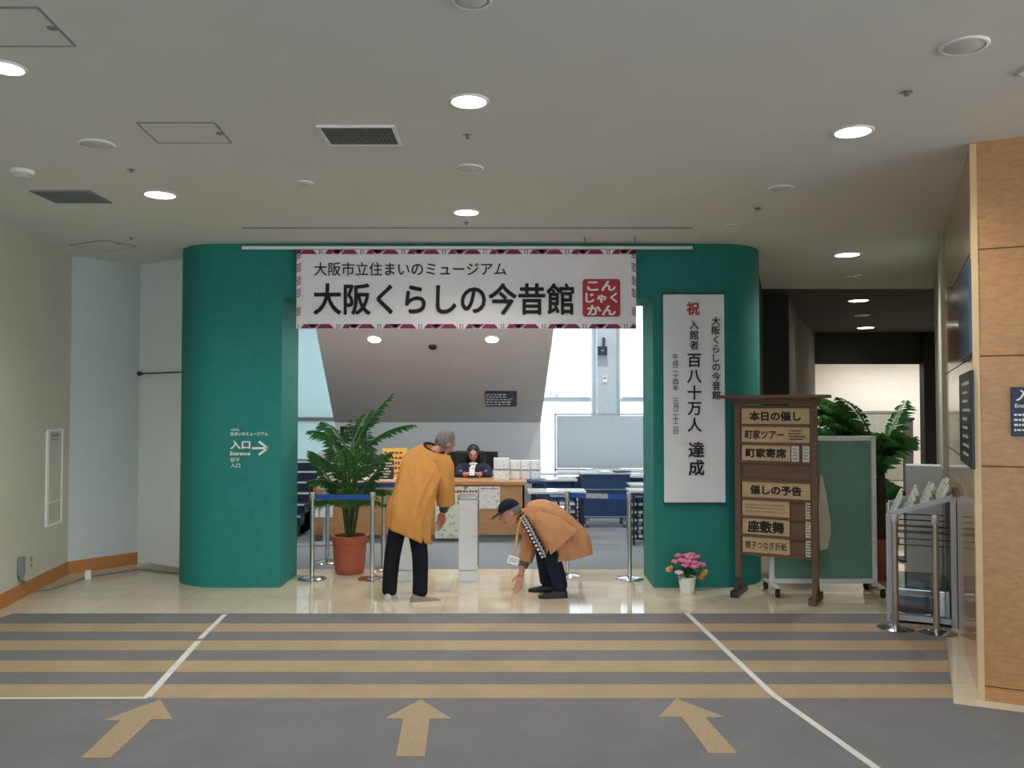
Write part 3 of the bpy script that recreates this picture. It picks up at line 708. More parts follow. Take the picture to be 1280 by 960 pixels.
# ------------------------------------------------------------------ belt posts
def belt_post(p, h, lb, group='belt barrier posts', dark=False):
    t = thing('belt_post', lb, 'barrier post', p, 0, group)
    mb = MB(); mb.lathe([(.001, 0), (.142, 0), (.146, .006), (.137, .012), (.06, .028), (.026, .034), (.001, .034)], n=36); mb.build('base_plate', M_chrome, t, smooth=40)
    mb = MB(); mb.cyl((0, 0, .03), (0, 0, h - .07), .024); mb.build('pole', M_steel, t, smooth=40)
    mb = MB(); mb.lathe([(.027, h - .07), (.029, h - .066), (.029, h - .008), (.024, h), (.001, h)], n=24); mb.build('cassette', M_navyp if dark else M_alu, t, smooth=40)
    return t
def belt(p, q, z, lb, part=None, m=M_blue):
    p = V((p[0], p[1], z)); q = V((q[0], q[1], z)); d = (q - p).normalized(); p = p + d * .03; q = q - d * .03; L_ = (q - p).length
    t = thing('barrier_belt', lb, 'belt', p, math.atan2(d.y, d.x), 'barrier belts')
    mb = MB(); mb.loft([[V((L_ * i / 12, -.0015, k - .012 * sin(pi * i / 12) * .3)) for i in range(13)] for k in (-.026, .026)], False, False)
    mb.loft([[V((L_ * i / 12, .0015, k - .012 * sin(pi * i / 12) * .3)) for i in range(13)] for k in (-.026, .026)], False, False); mb.build('webbing', m, t, recalc=False)
    for x in (.0, L_): mb = MB(); mb.box((x, 0, 0), (.012, .012, .06), bev=.002); mb.build('clip', M_black, t)
    if part:
        mb = MB(); a, b = part; mb.box(((a + b) / 2, -.003, 0), (b - a, .003, .05)); mb.build('printed_section', M_greyprint, t)
PH = .885
A1, A2 = G(390, 724), G(465, 724)
belt_post(A1, PH, 'steel belt post by the left green pillar'); belt_post(A2, PH, 'steel belt post right of the terracotta palm pot')
belt(A1, A2, PH - .045, 'blue belt stretched in front of the potted palm')
A3 = G(479, 712); belt_post(A3, PH - .02, 'steel belt post with a blue head beside the coat hem of the standing man', dark=True)
A4, A5 = G(409, 703), G(505, 703); belt_post(A4, PH + .0, 'belt post behind the palm fronds near the dark steps'); belt_post(A5, PH, 'belt post hidden behind the standing man in the orange coat')
belt(A4, A5, PH - .01, 'blue belt passing behind the palm towards the counter')
A6, A7 = G(709, 720), G(787, 724); belt_post(A6, PH, 'steel belt post behind the crouching man'); belt_post(A7, PH, 'steel belt post by the right green pillar')
belt(A6, A7, PH - .045, 'blue belt with a grey printed section right of the crouching man', part=(.17, .40))
belt_post(G(1120, 786), .90, 'left of the two steel posts before the leaflet rack', 'posts before the leaflet rack'); belt_post(G(1171, 791), .91, 'right of the two steel posts before the leaflet rack', 'posts before the leaflet rack')
# ------------------------------------------------------------------ white gate pillars
def gate(px, py, h, lb, w=.19):
    p = G(px, py); t = thing('gate_pillar', lb, 'gate pillar', p, 0, 'white gate pillars')
    mb = MB(); mb.box((0, .1, .055), (w, .24, .11), bev=.006); mb.build('plinth', M_frame, t)
    mb = MB(); mb.box((0, .1, (.116 + h - .05) / 2), (w, .24, h - .05 - .116), bev=.012); mb.build('body', M_frame, t)
    mb = MB(); mb.box((.0, .1, h - .025), (w * .98, .23, .05), bev=.01); mb.build('cap', M_steel, t)
    mb = MB(); mb.box((.01, .1, h + .004), (w * .8, .18, .008)); mb.box((w / 2 + .004, .1, h / 2 + .05), (.008, .16, h - .2)); mb.build('sensor_panel', M_plastic, t)
    mb = MB(); mb.box((w * .3, -.022, h * .52), (.012, .006, .006)); mb.build('indicator', M_chrome, t)
gate(585, 727, .87, 'white gate pillar standing free between the two men'); gate(506, 727, .87, 'white gate pillar seen between the legs of the standing man')
# ------------------------------------------------------------------ reception counter
CY = 11.07
cx0, cx1 = P(388, 640, CY).x, P(656, 640, CY).x; ctz = P(560, 602, CY).z
t = thing('reception_counter', 'long wooden reception counter under the sloping soffit', 'counter', ((cx0 + cx1) / 2, CY, 0)); w = cx1 - cx0
mb = MB(); mb.box((0, .3, ctz - .02), (w + .04, .66, .045), bev=.005); mb.build('counter_top', M_counter, t)
for k in range(3):
    mb = MB(); mb.box((-w / 2 + w * (k + .5) / 3, .02, (ctz - .045 + .08) / 2 + .006), (w / 3 - .004, .04, ctz - .125), bev=.003); mb.build('front_panel', M_counter, t)
mb = MB(); mb.box((0, .06, .045), (w - .02, .03, .09)); mb.build('kick_board', M_plastic, t)
for x in (-w / 2 + .015, w / 2 - .015): mb = MB(); mb.box((x, .3, (ctz - .045) / 2 + .003), (.03, .6, ctz - .05)); mb.build('side_panel', M_counter, t)
def poster(a, b, y, m, lb, name='poster', frame=None, th=.004):
    p, q = P(*a, y), P(*b, y); w = q.x - p.x; h = p.z - q.z; t = thing(name, lb, 'poster', ((p.x + q.x) / 2, y, q.z))
    mb = MB(); mb.box((0, 0, h / 2), (w, th, h)); mb.build('sheet', m, t)
    mb = MB(); mb.dashes(0, h * .9, w * .9, h * .08, 1, y=-th / 2 - .0015, seed=len(lb)); mb.build('print', M_burg, t, recalc=False)
    return t
poster((544, 608), (598, 673), CY - .008, M_post1, 'large pale poster with a picture map on the counter front')
poster((599, 608), (625, 636), CY - .008, M_post2, 'small pinkish notice on the counter front right of the gate pillar')
# things on the counter
def stand_card(px, py, w, h, y, m, name, lb, cat, lean=.2, dk=None, group=None, ped=M_white):
    p = P(px, py, y); p.z = ctz + .0025; t = thing(name, lb, cat, p, 0, group)
    rt = Matrix.Rotation(-lean, 3, 'X')
    mb = MB(); mb.box(rt @ V((0, 0, h / 2)) + V((0, 0, .006)), (w, .008, h), rot=rt, bev=.002); mb.build('card', m, t)
    mb = MB(); mb.prism([(-w * .3, .01, 0), (-w * .3, .09, 0), (-w * .3, h * .25, h * .7)], (w * .6, 0, 0)); mb.box((0, .0, .006), (w * 1.02, .03, .012)); mb.build('easel', ped, t)
    mb = MB()
    if dk:
        mb.dashes(0, 0, w * .85, h * .85, dk[0], y=-.0055, seed=dk[2]); mb.xf(Matrix.Translation(rt @ V((0, 0, h / 2)) + V((0, 0, .006))) @ rt.to_4x4()); mb.build('print', dk[1], t, recalc=False)
    return t
stand_card(482, 602, .21, .26, 11.25, M_dsign, 'menu_board', 'dark board with pale writing standing on the counter beside the orange coat', 'notice board', dk=(6, M_plaque2, 3))
stand_card(493, 600, .34, .41, 11.52, M_yellow, 'yellow_notice', 'yellow notice standing behind the dark board on the counter', 'notice', lean=.08, dk=(5, M_burg, 6))
for k, (px, m, lb) in enumerate(((447, M_leafl, 'green leaflet holder on the counter behind the palm'), (456, M_leafw, 'white leaflet holder on the counter right of the palm'), (468, M_leafw, 'white leaflet holder touching the dark board on the counter'))):
    stand_card(px, 602, .085, .17 + .02 * k, 11.3, m, 'leaflet_holder', lb, 'leaflet holder', group='leaflet holders at the left of the counter')
def box_holder(px0, px1, ztop, y, d, lb, m, group=None):
    a, b = P(px0, 600, y).x, P(px1, 600, y).x; w = b - a; h = ztop - ctz - .0025
    t = thing('leaflet_box', lb, 'leaflet box', ((a + b) / 2, y, ctz + .0025), 0, group)
    mb = MB(); mb.box((0, d / 2 + .004, h / 2), (w, d, h), bev=.004); mb.build('case', M_frame, t)
    mb = MB(); mb.box((0, 0, h * .72), (w * .84, .006, h * .38)); mb.build('leaflet', m, t)
    mb = MB(); mb.box((0, 0, h * .27), (w * .84, .006, h * .36)); mb.build('leaflet', m, t)
    mb = MB(); mb.box((0, -.001, h * .49), (w * .96, .008, .01)); mb.build('divider', M_plastic, t)
box_holder(617, 636.5, P(0, 573, 11.2).z, 11.2, .18, 'tall white box with two rows of leaflets right of the receptionist', M_leafw)
for a, b, lb in ((637.5, 650.5, 'left of three low white leaflet boxes at the counter end'), (651.5, 662.5, 'middle of three low white leaflet boxes at the counter end'), (663.5, 675, 'right of three low white leaflet boxes near the bright window')):
    box_holder(a, b, P(0, 575.5, 11.35).z, 11.35, .12, lb, M_leafw, 'low white leaflet boxes')
t = thing('counter_ledge', 'bluish low desk end continuing right of the wooden counter', 'desk', (P(668, 600, CY).x + .02, CY + .12, 0))
mb = MB(); mb.box((.02, .25, ctz - .02), (.26, .5, .035), bev=.004); mb.build('desk_top', M_navyp, t)
mb = MB(); mb.box((.13, .25, (ctz - .04) / 2 + .003), (.03, .48, ctz - .045)); mb.build('side_panel', M_navyp, t)
# monitors behind the receptionist
def office_chair(p, yaw, lb):
    t = thing('office_chair', lb, 'chair', p, yaw)
    mb = MB(); mb.box((0, .22, .86), (.46, .06, .52), bev=.03); mb.build('backrest', M_black, t)
    mb = MB(); mb.box((0, 0, .47), (.47, .46, .08), bev=.03); mb.build('seat', M_black, t)
    mb = MB(); mb.cyl((0, 0, .09), (0, 0, .44), .03); mb.box((0, .22, .55), (.06, .03, .25)); mb.build('gas_lift', M_dsign, t)
    for k in range(5):
        a = 2 * pi * k / 5; mb = MB(); mb.tube([(0, 0, .11), (.27 * cos(a), .27 * sin(a), .06)], .022, 8); lg = mb.build('leg', M_dsign, t)
        mb = MB(); mb.ball((.27 * cos(a), .27 * sin(a), .03), (.025, .025, .03)); mb.build('caster', M_black, lg)
office_chair((-.62, 12.15, 0), 0, 'black office chair under the receptionist')
def monitor(px, y, lb, w=.46, h=.28):
    p = P(px, 600, y); t = thing('monitor', lb, 'monitor', (p.x, y, .723), 0)
    mb = MB(); mb.box((0, 0, .09 + h / 2), (w, .03, h), bev=.006); mb.build('housing', M_black, t)
    mb = MB(); mb.cyl((0, .02, .01), (0, .02, .15), .02); mb.box((0, .02, .006), (.2, .14, .012)); mb.build('stand', M_dsign, t)
monitor(566, 12.72, 'dark monitor left of the receptionist behind the counter'); monitor(609, 12.72, 'dark monitor right of the receptionist behind the counter', .32)
t = thing('back_desk', 'low white desk behind the counter under the monitors', 'desk', (-.65, 12.75, 0))
mb = MB(); mb.box((0, 0, .71), (1.5, .5, .025), bev=.003); mb.build('desk_top', M_white, t)
for x in (-.72, .72): mb = MB(); mb.box((x, 0, .35), (.03, .46, .69)); mb.build('side_panel', M_white, t)
# signs in the hall
rt = (-SN).to_track_quat('Y', 'Z')
ctr = onplane(626.5, 498, BL, SN); k_ = ctr.y / F
t = thing('soffit_poster', 'dark poster with pale lines on the sloping soffit', 'poster', ctr + SN * .012)
t.rotation_euler = rt.to_euler(); w, h = 39 * k_, 27 * k_ * 1.03 / abs(SN.dot(V((0, 1, 0)))) ** .5
mb = MB(); mb.box((0, 0, 0), (w, .016, h), bev=.003); mb.build('board', M_navysign, t)
mb = MB(); mb.dashes(-w * .1, 0, w * .75, h * .85, 5, y=-.0095, seed=12); mb.build('lettering', M_white, t, recalc=False)
mb = MB(); mb.prism([(w * .2, -.009, -.04), (w * .33, -.009, -.03), (w * .4, -.009, .09), (w * .27, -.009, .06)], (0, -.001, 0)); mb.build('picture', mat('poster_pink', '#a08a8c', .6), t)
a, b = P(425, 533, 13.9), P(458, 552, 13.9); w = b.x - a.x; h = a.z - b.z
t = thing('wall_sign', 'black sign with pale lines on the grey wall behind the palm', 'sign', ((a.x + b.x) / 2, 13.93, b.z))
mb = MB(); mb.box((0, 0, h / 2), (w, .03, h), bev=.003); mb.box((w / 2 - .04, 0, -.07), (.08, .03, .14)); mb.build('board', M_black, t)
mb = MB(); mb.dashes(.02, h * .5, w * .8, h * .7, 3, y=-.0165, seed=5); mb.build('lettering', M_plaque2, t, recalc=False)
# dark steps at the far left of the hall
t = thing('stair_flight', 'dark steps with pale nosings behind the left pillar', 'stairs', (P(380, 640, 12.3).x - .35, 12.0, 0)); n = 7
for k in range(n):
    z0, z1 = P(0, 650 - 12.15 * k, 12.3).z, P(0, 650 - 12.15 * (k + 1), 12.3).z
    zz = .135 * (k + 1)
    mb = MB(); mb.box((0, .3 + .12 * k, zz / 2), (.95, 1.9 - .24 * k if k < 6 else .5, zz)); mb.build('step', M_navysign, t)
    mb = MB(); mb.box((0, .3 + .12 * k - (1.9 - .24 * k if k < 6 else .5) / 2 - .006, zz - .012), (.95, .012, .024)); mb.build('nosing', M_rail, t)
# leaflet stand behind the left posts
lsY = 10.85; p = P(405, 640, lsY)
t = thing('leaflet_stand', 'slim pale leaflet stand between the dark steps and the palm', 'stand', (p.x, lsY, 0))
mb = MB(); mb.lathe([(.001, .006), (.17, .006), (.17, .016), (.02, .025), (.001, .025)]); mb.cyl((0, 0, .02), (0, 0, 1.05), .014); mb.build('pole', M_alu, t, smooth=40)
z0, z1 = P(0, 612, lsY).z, P(0, 566, lsY).z; mb = MB(); mb.box((0, -.02, (z0 + z1) / 2), (.16, .02, z1 - z0), bev=.004); mb.build('poster_panel', mat('lilac_paper', '#b9b3bf', .7, var=.1, scale=20), t)
z0, z1 = P(0, 646, lsY).z, P(0, 629, lsY).z
for k in range(3): mb = MB(); mb.box((-.085 + .085 * k, -.05, (z0 + z1) / 2), (.07, .07, z1 - z0), rot=Matrix.Rotation(-.2, 3, 'X'), bev=.004); mb.build('leaflet_pocket', M_frame, t)
# ------------------------------------------------------------------ right of the hall: partition, tables, cart, chairs
PYY = 14.6; a, b = P(694, 518, PYY), P(826, 587, PYY); w = b.x - a.x; h = a.z - b.z
t = thing('partition_board', 'broad grey standing board in front of the window pillar', 'partition', ((a.x + b.x) / 2, PYY, 0))
mb = MB(); mb.box((0, 0, (a.z + b.z) / 2), (w - .05, .03, h - .05)); mb.build('panel', mat('grey_partition', '#c4d1db', .6, var=.02), t)
mb = MB()
for x in (-w / 2, w / 2): mb.box((x, 0, (a.z + b.z) / 2), (.03, .04, h + .03))
for z in (a.z, b.z): mb.box((0, 0, z), (w, .04, .03))
mb.build('frame', M_alu, t)
for x in (-w / 2, w / 2): mb = MB(); mb.box((x, 0, b.z / 2 + .003), (.035, .035, b.z)); mb.box((x, 0, .02), (.04, .5, .03)); mb.build('leg', M_alu, t)
def table(px0, px1, y, h, d, lb, panel=True):
    a, b = P(px0, 600, y).x, P(px1, 600, y).x; w = b - a
    t = thing('folding_table', lb, 'table', ((a + b) / 2, y, 0), 0, 'pale topped tables by the window')
    mb = MB(); mb.box((0, d / 2, h - .015), (w, d, .03), bev=.004); mb.build('table_top', M_table, t)
    for x in (-w / 2 + .06, w / 2 - .06):
        mb = MB(); mb.tube([(x, .06, 0.008), (x, .06, h - .03)], .014, 8); mb.tube([(x, d - .06, 0.008), (x, d - .06, h - .03)], .014, 8); mb.tube([(x, .06, .12), (x, d - .06, .12)], .012, 8); mb.build('leg_frame', M_dsign, t)
    if panel: mb = MB(); mb.box((0, .1, h - .2), (w - .16, .015, .28)); mb.build('modesty_panel', M_navyp, t)
table(664, 722, 12.4, .70, .5, 'pale topped table left of the navy rolling cart, front one'); table(662, 732, 13.3, .72, .5, 'pale topped table behind the front one left of the cart')
table(786, 818, 12.9, .71, .5, 'pale topped table right of the navy rolling cart'); table(735, 812, 13.75, .72, .5, 'pale topped table behind the navy rolling cart')
t = thing('rolling_cart', 'tall navy cart on casters right of the crouching man', 'cart', (P(757, 650, 12.4).x, 12.35, 0)); w, zt2 = 60 * 12.4 / F, P(0, 593, 12.35).z
mb = MB(); mb.box((0, 0, (zt2 + .14) / 2), (w, .03, zt2 - .14), bev=.004); mb.build('front_panel', M_navyp, t)
mb = MB(); mb.box((0, .22, zt2 + .008), (w + .04, .5, .022), bev=.004); mb.build('top', M_alu, t)
mb = MB(); mb.box((0, -.017, zt2 * .72), (w * .97, .006, .012)); mb.box((0, -.016, .16), (w * .9, .012, .014)); mb.build('rail', M_alu, t)
for x in (-w / 2 + .02, w / 2 - .02): mb = MB(); mb.box((x, .25, (zt2 + .14) / 2), (.03, .44, zt2 - .14)); mb.build('side_panel', M_navyp, t)
for x in (-w / 2 + .08, w / 2 - .08):
    for y in (.02, .42):
        mb = MB(); mb.cyl((x - .02, y, .05), (x + .02, y, .05), .045); mb.box((x, y, .11), (.05, .06, .06)); mb.build('caster', M_plastic, t, smooth=40)
for px, ww, lb, m in ((756, .18, 'white paper on top of the navy cart', M_white), (776, .24, 'dark folder on top of the navy cart', M_navysign)):
    o = MB().box((0, 0, .008), (ww, .22, .016), bev=.002).build('paper_sheet' if m is M_white else 'folder', m, loc=(P(px, 592, 12.5).x, 12.55, zt2 + .021), rot=(0, 0, .3)); tag(o, lb, 'paper' if m is M_white else 'folder')
table(660, 733, 10.6, .70, .42, 'pale topped table nearest the crouching man, right of the counter end', panel=False); table(787, 816, 10.7, .70, .42, 'pale topped table just inside the right pillar', panel=False)
table(788, 816, 11.5, .70, .42, 'pale topped table right of the cart, between two others')
def paper_rack(px, y, lb, n=5):
    p = P(px, 640, y); t = thing('paper_rack', lb, 'rack', (p.x, y, .003), 0, 'low navy paper racks under the tables'); w, h = .2, .56
    for x in (-w / 2, 0, w / 2): mb = MB(); mb.box((x, .14, h / 2), (.015, .28, h)); mb.build('side_panel', M_navyp, t)
    for k in range(n + 1): mb = MB(); mb.box((0, .14, .02 + k * (h - .03) / n), (w, .28, .012)); mb.build('shelf', M_navyp, t)
    for k in range(n):
        for x in (-w / 4, w / 4): mb = MB(); mb.box((x, .125, .02 + k * (h - .03) / n + .024), (w / 2 - .03, .26, .034), bev=.003); mb.build('paper_stack', M_white, t)
paper_rack(720, 11.25, 'low navy rack of white paper left of the navy cart'); paper_rack(698, 11.3, 'low navy rack of white paper behind the back of the crouching man'); paper_rack(797, 11.2, 'low navy rack of white paper by the right pillar')
# spotlight and switch on the pillar
p = P(752, 437, 16.58); t = thing('pillar_speaker', 'navy loudspeaker on a bracket high on the window pillar', 'speaker', p)
mb = MB(); mb.box((0, -.1, -.03), (.19, .16, .17), bev=.015); mb.build('housing', M_navysign, t)
mb = MB(); mb.tube([(.04, .02, .22), (.04, -.05, .22), (.03, -.09, .06)], .03, 10); mb.build('bracket', M_navysign, t, smooth=50)
mb = MB(); mb.box((0, -.182, -.03), (.05, .004, .02)); mb.build('badge', M_alu, t)
p = P(756, 474, 16.59); t = thing('thermostat', 'small white box on the window pillar below the loudspeaker', 'thermostat', p)
mb = MB(); mb.box((0, -.015, 0), (.08, .03, .12), bev=.006); mb.build('housing', M_white, t); mb = MB(); mb.box((0, -.032, .02), (.05, .004, .04)); mb.build('display', M_plastic, t)
# ------------------------------------------------------------------ wooden programme stand
a, b = G(924, 742), G(1020, 752); W = (b - a).length; yaw = yaw_of(a, b)
t = thing('programme_stand', 'dark wooden stand with rows of lettered plaques beside the green felt board', 'sign stand', a, yaw)
HT = 1.86
for x in (0, W):
    mb = MB(); mb.box((x, 0, HT / 2 + .03), (.055, .05, HT - .06), bev=.004); mb.build('post', M_signwood, t)
    mb = MB(); mb.box((x, 0, .03), (.07, .42, .06), bev=.01); mb.prism([(x - .02, -.13, .06), (x - .02, .13, .06), (x - .02, .03, .16), (x - .02, -.03, .16)], (.04, 0, 0)); mb.build('foot', M_dsign if x == 0 else M_signwood, t)
mb = MB(); mb.box((W / 2, -.03, HT - .005), (W + .28, .24, .03), bev=.004); mb.box((W / 2, 0, HT - .05), (W + .12, .07, .05), bev=.004); mb.build('roof_board', M_signwood, t)
zb0, zt0 = .37, 1.775
mb = MB(); mb.box((W / 2, .012, (zb0 + zt0) / 2), (W - .05, .02, zt0 - zb0)); mb.build('back_board', M_signwood, t)
rows = [('本日の催し', 1), ('町家ツアー', 1), ('町家寄席', 1), (None, 1), ('催しの予告', 1), (1, .7), ('座敷舞', .7), ('親子つなぎ折紙', .7)]
pit = (zt0 - zb0 - .03) / 8; iw = W - .075
for k in range(9):
    z = zt0 - .015 - pit * k; mb = MB(); mb.box((W / 2, -.008, z), (W - .05, .03, .022), bev=.003); mb.build('rail', M_signwood, t)
for k, (st, fr) in enumerate(rows):
    z = zt0 - .015 - pit * (k + .5); x0 = .0375; ph = pit - .026
    if st is None: continue
    w = iw * fr
    if k == 2: w = iw * .72
    mb = MB(); mb.box((x0 + w / 2, -.006, z), (w, .012, ph), bev=.002); pq = mb.build('plaque', M_plaque, t)
    mb = MB()
    if k in (0, 4): mb.text(st, x0 + w * .5, z, w * .76, ph * .62, y=-.014, bold=.045)
    elif k == 1: mb.text(st, x0 + w * .34, z, w * .58, ph * .6, y=-.014, bold=.03); mb.dashes(x0 + w * .83, z, w * .26, ph * .7, 4, y=-.014, seed=2)
    elif k == 2: mb.text(st, x0 + w * .5, z, w * .84, ph * .62, y=-.014, bold=.045)
    elif k == 5: mb.dashes(x0 + w * .5, z, w * .86, ph * .6, 3, y=-.014, seed=8)
    elif k == 6: mb.text(st, x0 + w * .5, z, w * .78, ph * .78, y=-.014, bold=.042)
    else: mb.text(st, x0 + w * .5, z, w * .88, ph * .5, y=-.014, bold=.012)
    mb.build('lettering', M_ink if k != 5 else mat('faded_ink', '#8d7758', .7), pq, recalc=False)
    if k == 2:
        for xx, ww in ((.79, .11), (.945, .10)):
            mb = MB(); mb.box((x0 + iw * xx, -.007, z), (iw * ww, .012, ph)); sl = mb.build('paper_slip', M_plaque2, t); mb = MB(); mb.dashes(x0 + iw * xx, z, iw * ww * .6, ph * .8, 4, y=-.0145, seed=int(xx * 99)); mb.build('lettering', M_plastic, sl, recalc=False)
    if k >= 5:
        mb = MB(); mb.box((x0 + iw * .965, -.007, z), (iw * .07, .012, ph)); sl = mb.build('paper_slip', M_plaque2, t); mb = MB(); mb.dashes(x0 + iw * .965, z, iw * .045, ph * .85, 5, y=-.0145, seed=k * 7); mb.build('lettering', M_ink, sl, recalc=False)
# cloth bag hung on the far side of the stand
c0 = a + (b - a).normalized() * (W + .05) + V((.02, .06, 0))
mb = MB(); pts = [(0, 1.13), (.02, 1.13), (.055, .95), (.085, .75), (.09, .6), (.06, .47), (-.01, .45), (-.02, .8)]
mb.prism([(x, 0, z) for x, z in pts], (.0, .05, 0)); o = mb.build('cloth_bag', mat('cream_cloth', '#b5ab93', .9, var=.1), loc=(c0.x, c0.y, 0), smooth=40); tag(o, 'limp cream cloth hanging at the right edge of the wooden stand', 'cloth')
# ------------------------------------------------------------------ green felt board on casters
BY = 7.98; a, b = P(963, 548, BY), P(1093, 736, BY); w = b.x - a.x; z1 = a.z; z0 = .12
t = thing('felt_board', 'green felt notice board in a white frame on casters', 'notice board', ((a.x + b.x) / 2, BY, 0))
mb = MB(); mb.box((0, 0, (z0 + z1) / 2), (w - .05, .02, z1 - z0 - .04)); mb.build('felt', M_board, t)
mb = MB()
for z in (z0, z1): mb.box((0, 0, z - .0), (w, .045, .045), bev=.008)
for x in (-w / 2, w / 2): mb.box((x, 0, (z0 + z1) / 2), (.045, .045, z1 - z0 + .045), bev=.008)
mb.build('frame', M_frame, t)
for x in (-w / 2, w / 2):
    mb = MB(); mb.tube([(x, -.19, .085), (x, 0, .105), (x, .2, .085)], .02, 8); mb.box((x, 0, z0 - .02), (.04, .04, .06)); lg = mb.build('foot', M_frame, t, smooth=50)
    for y in (-.18, .19): mb = MB(); mb.cyl((x - .014, y, .036), (x + .014, y, .036), .035); mb.box((x, y, .07), (.035, .03, .03)); mb.build('caster', M_black, lg, smooth=40)
# ------------------------------------------------------------------ plants
def frond(mb, base, az, L, rise, droop, n=16, wid=.16, seed=0, start=.25, lw=.016):
    rn = random.Random(seed); d = V((cos(az), sin(az), 0)); pts = []
    for i in range(n + 1):
        u = i / n; pts.append(V(base) + d * (L * (u ** 1.15)) * cos(rise * .62) + V((0, 0, 1)) * (L * (sin(rise) * u * 1.25 - droop * u * u)))
    mb.tube(pts, [.011 * (1 - .8 * i / n) + .002 for i in range(n + 1)], 5)
    for i in range(int(n * start), n + 1):
        u = i / n; p = pts[i]; tg = (pts[min(i + 1, n)] - pts[max(i - 1, 0)]).normalized(); sd = tg.cross(V((0, 0, 1))); sd = sd.normalized() if sd.length > .01 else V((1, 0, 0))
        ll = wid * (sin(pi * min(1, (u - start) / (1 - start) * .8 + .18)) * .8 + .3) * (.85 + .3 * rn.random())
        for sg in (-1, 1):
            dr = (sd * sg * .8 + tg * .75 + V((0, 0, -.18 - .3 * rn.random()))).normalized(); nn = dr.cross(V((0, 0, 1))).normalized() * lw * .5
            q0, q1, q2 = p, p + dr * ll * .5 + V((0, 0, .01)), p + dr * ll + V((0, 0, -.035 * ll / .15))
            v = [mb.bm.verts.new(x) for x in (q0 - nn * .4, q0 + nn * .4, q1 + nn, q2, q1 - nn)]
            mb.face(v)
def palm(name, lb, p, pot_r, pot_h, fronds, trunk, leafm, wid=.16, lw=.014):
    t = thing(name, lb, 'potted plant', p)
    r = pot_r; mb = MB(); mb.lathe([(.001, .0), (r * .74, 0), (r * .82, .02), (r * .9, pot_h * .3), (r * .97, pot_h * .82), (r * 1.02, pot_h * .83), (r * 1.04, pot_h), (r * .93, pot_h), (r * .9, pot_h * .9), (.001, pot_h * .9)]); mb.build('pot', M_terra, t, smooth=40)
    mb = MB(); mb.lathe([(r * .9, pot_h * .9), (r * .5, pot_h * .93), (.001, pot_h * .94)]); mb.build('soil', M_soil, t, smooth=60)
    for k, (x, y, z, rr) in enumerate(trunk):
        mb = MB(); mb.tube([(x * .3, y * .3, pot_h * .9), (x * .7, y * .7, pot_h + (z - pot_h) * .5), (x, y, z)], [rr, rr * .85, rr * .5], 9); mb.build('stem', M_trunk if rr > .03 else M_stem, t, smooth=60)
    for k, (bx_, by_, bz_, az, L, rise, droop) in enumerate(fronds):
        mb = MB(); frond(mb, (bx_, by_, bz_), R(az), L, R(rise), droop, wid=wid, seed=k, n=22, lw=lw); mb.build('frond', leafm if k % 3 else M_leafd, t, recalc=False)
p = G(437, 716)
fr = []
for k in range(7): fr.append((.0, 0, .85, 20 + 51 * k, .55 + .05 * (k % 3), 62, .35))      # bright middle tuft
fr += [(0, 0, .95, 95, .55, 85, .05), (.02, 0, .9, 70, .5, 84, .1), (-.02, 0, .9, 250, .5, 80, .15)]
fr += [(0, 0, .9, 172, .55, 66, .55), (0, 0, .8, 190, .5, 50, .6), (0, 0, .7, 10, .5, 45, .55), (0, 0, .65, 205, .5, 40, .6), (0, 0, .65, 330, .5, 40, .6), (.06, 0, .72, 20, .42, 75, .2), (-.06, 0, .7, 160, .42, 72, .25), (0, -.05, .62, 280, .35, 70, .3), (.04, 0, .6, 60, .35, 78, .2), (-.04, 0, .6, 120, .35, 78, .2)]
fr += [(.03, 0, 1.15, 5, .78, 56, .50), (.02, .02, 1.28, 15, .62, 78, .22), (-.03, .04, 1.2, 172, .56, 66, .6), (0, .05, 1.3, 60, .5, 82, .4), (-.02, .0, 1.25, 150, .5, 72, .5)]
palm('potted_palm', 'tall feathery palm in a terracotta pot behind the left blue belt', p, .185, .40, fr,
     [(0, 0, .95, .022), (.05, .02, 1.25, .02), (-.06, .02, 1.2, .02), (.07, -.05, .95, .018), (-.08, -.04, .9, .018), (.1, .05, .85, .016), (-.1, .05, .82, .016)], M_leaf, wid=.17, lw=.0115)
p = P(1101, 700, 8.68); p.z = 0; fr = []
rn = random.Random(4)
for k in range(34):
    fr.append((-.16 + .14 * rn.random(), .0, 1.12 + .3 * rn.random(), 110 + 95 * rn.random(), .42 + .3 * rn.random(), 35 + 45 * rn.random(), .5))
for k in range(26): fr.append((-.45 + .5 * rn.random(), .05, 1.12 + .12 * rn.random(), 360 * rn.random(), .26 + .2 * rn.random(), 55 + 30 * rn.random(), .35))
for k in range(10): fr.append((0, 0, .72 + .05 * k, 37 * k, .22, 70, .3))
for k in range(9): fr.append((0, 0, 1.2 + .1 * rn.random(), -30 + 40 * k, .30, 62, .4))
fr += [(.05, 0, 1.3, 20, .45, 84, .1), (.05, 0, 1.2, 0, .34, 55, .45)]
palm('potted_palm', 'dense dark palm in a red brown pot behind the green felt board', p, .17, .42, fr, [(0, 0, 1.25, .06), (-.04, .03, 1.2, .05), (.03, .0, 1.1, .045)], mat('mid_palm_leaf', '#5a9650', .45, var=.3, scale=3), wid=.19, lw=.017)
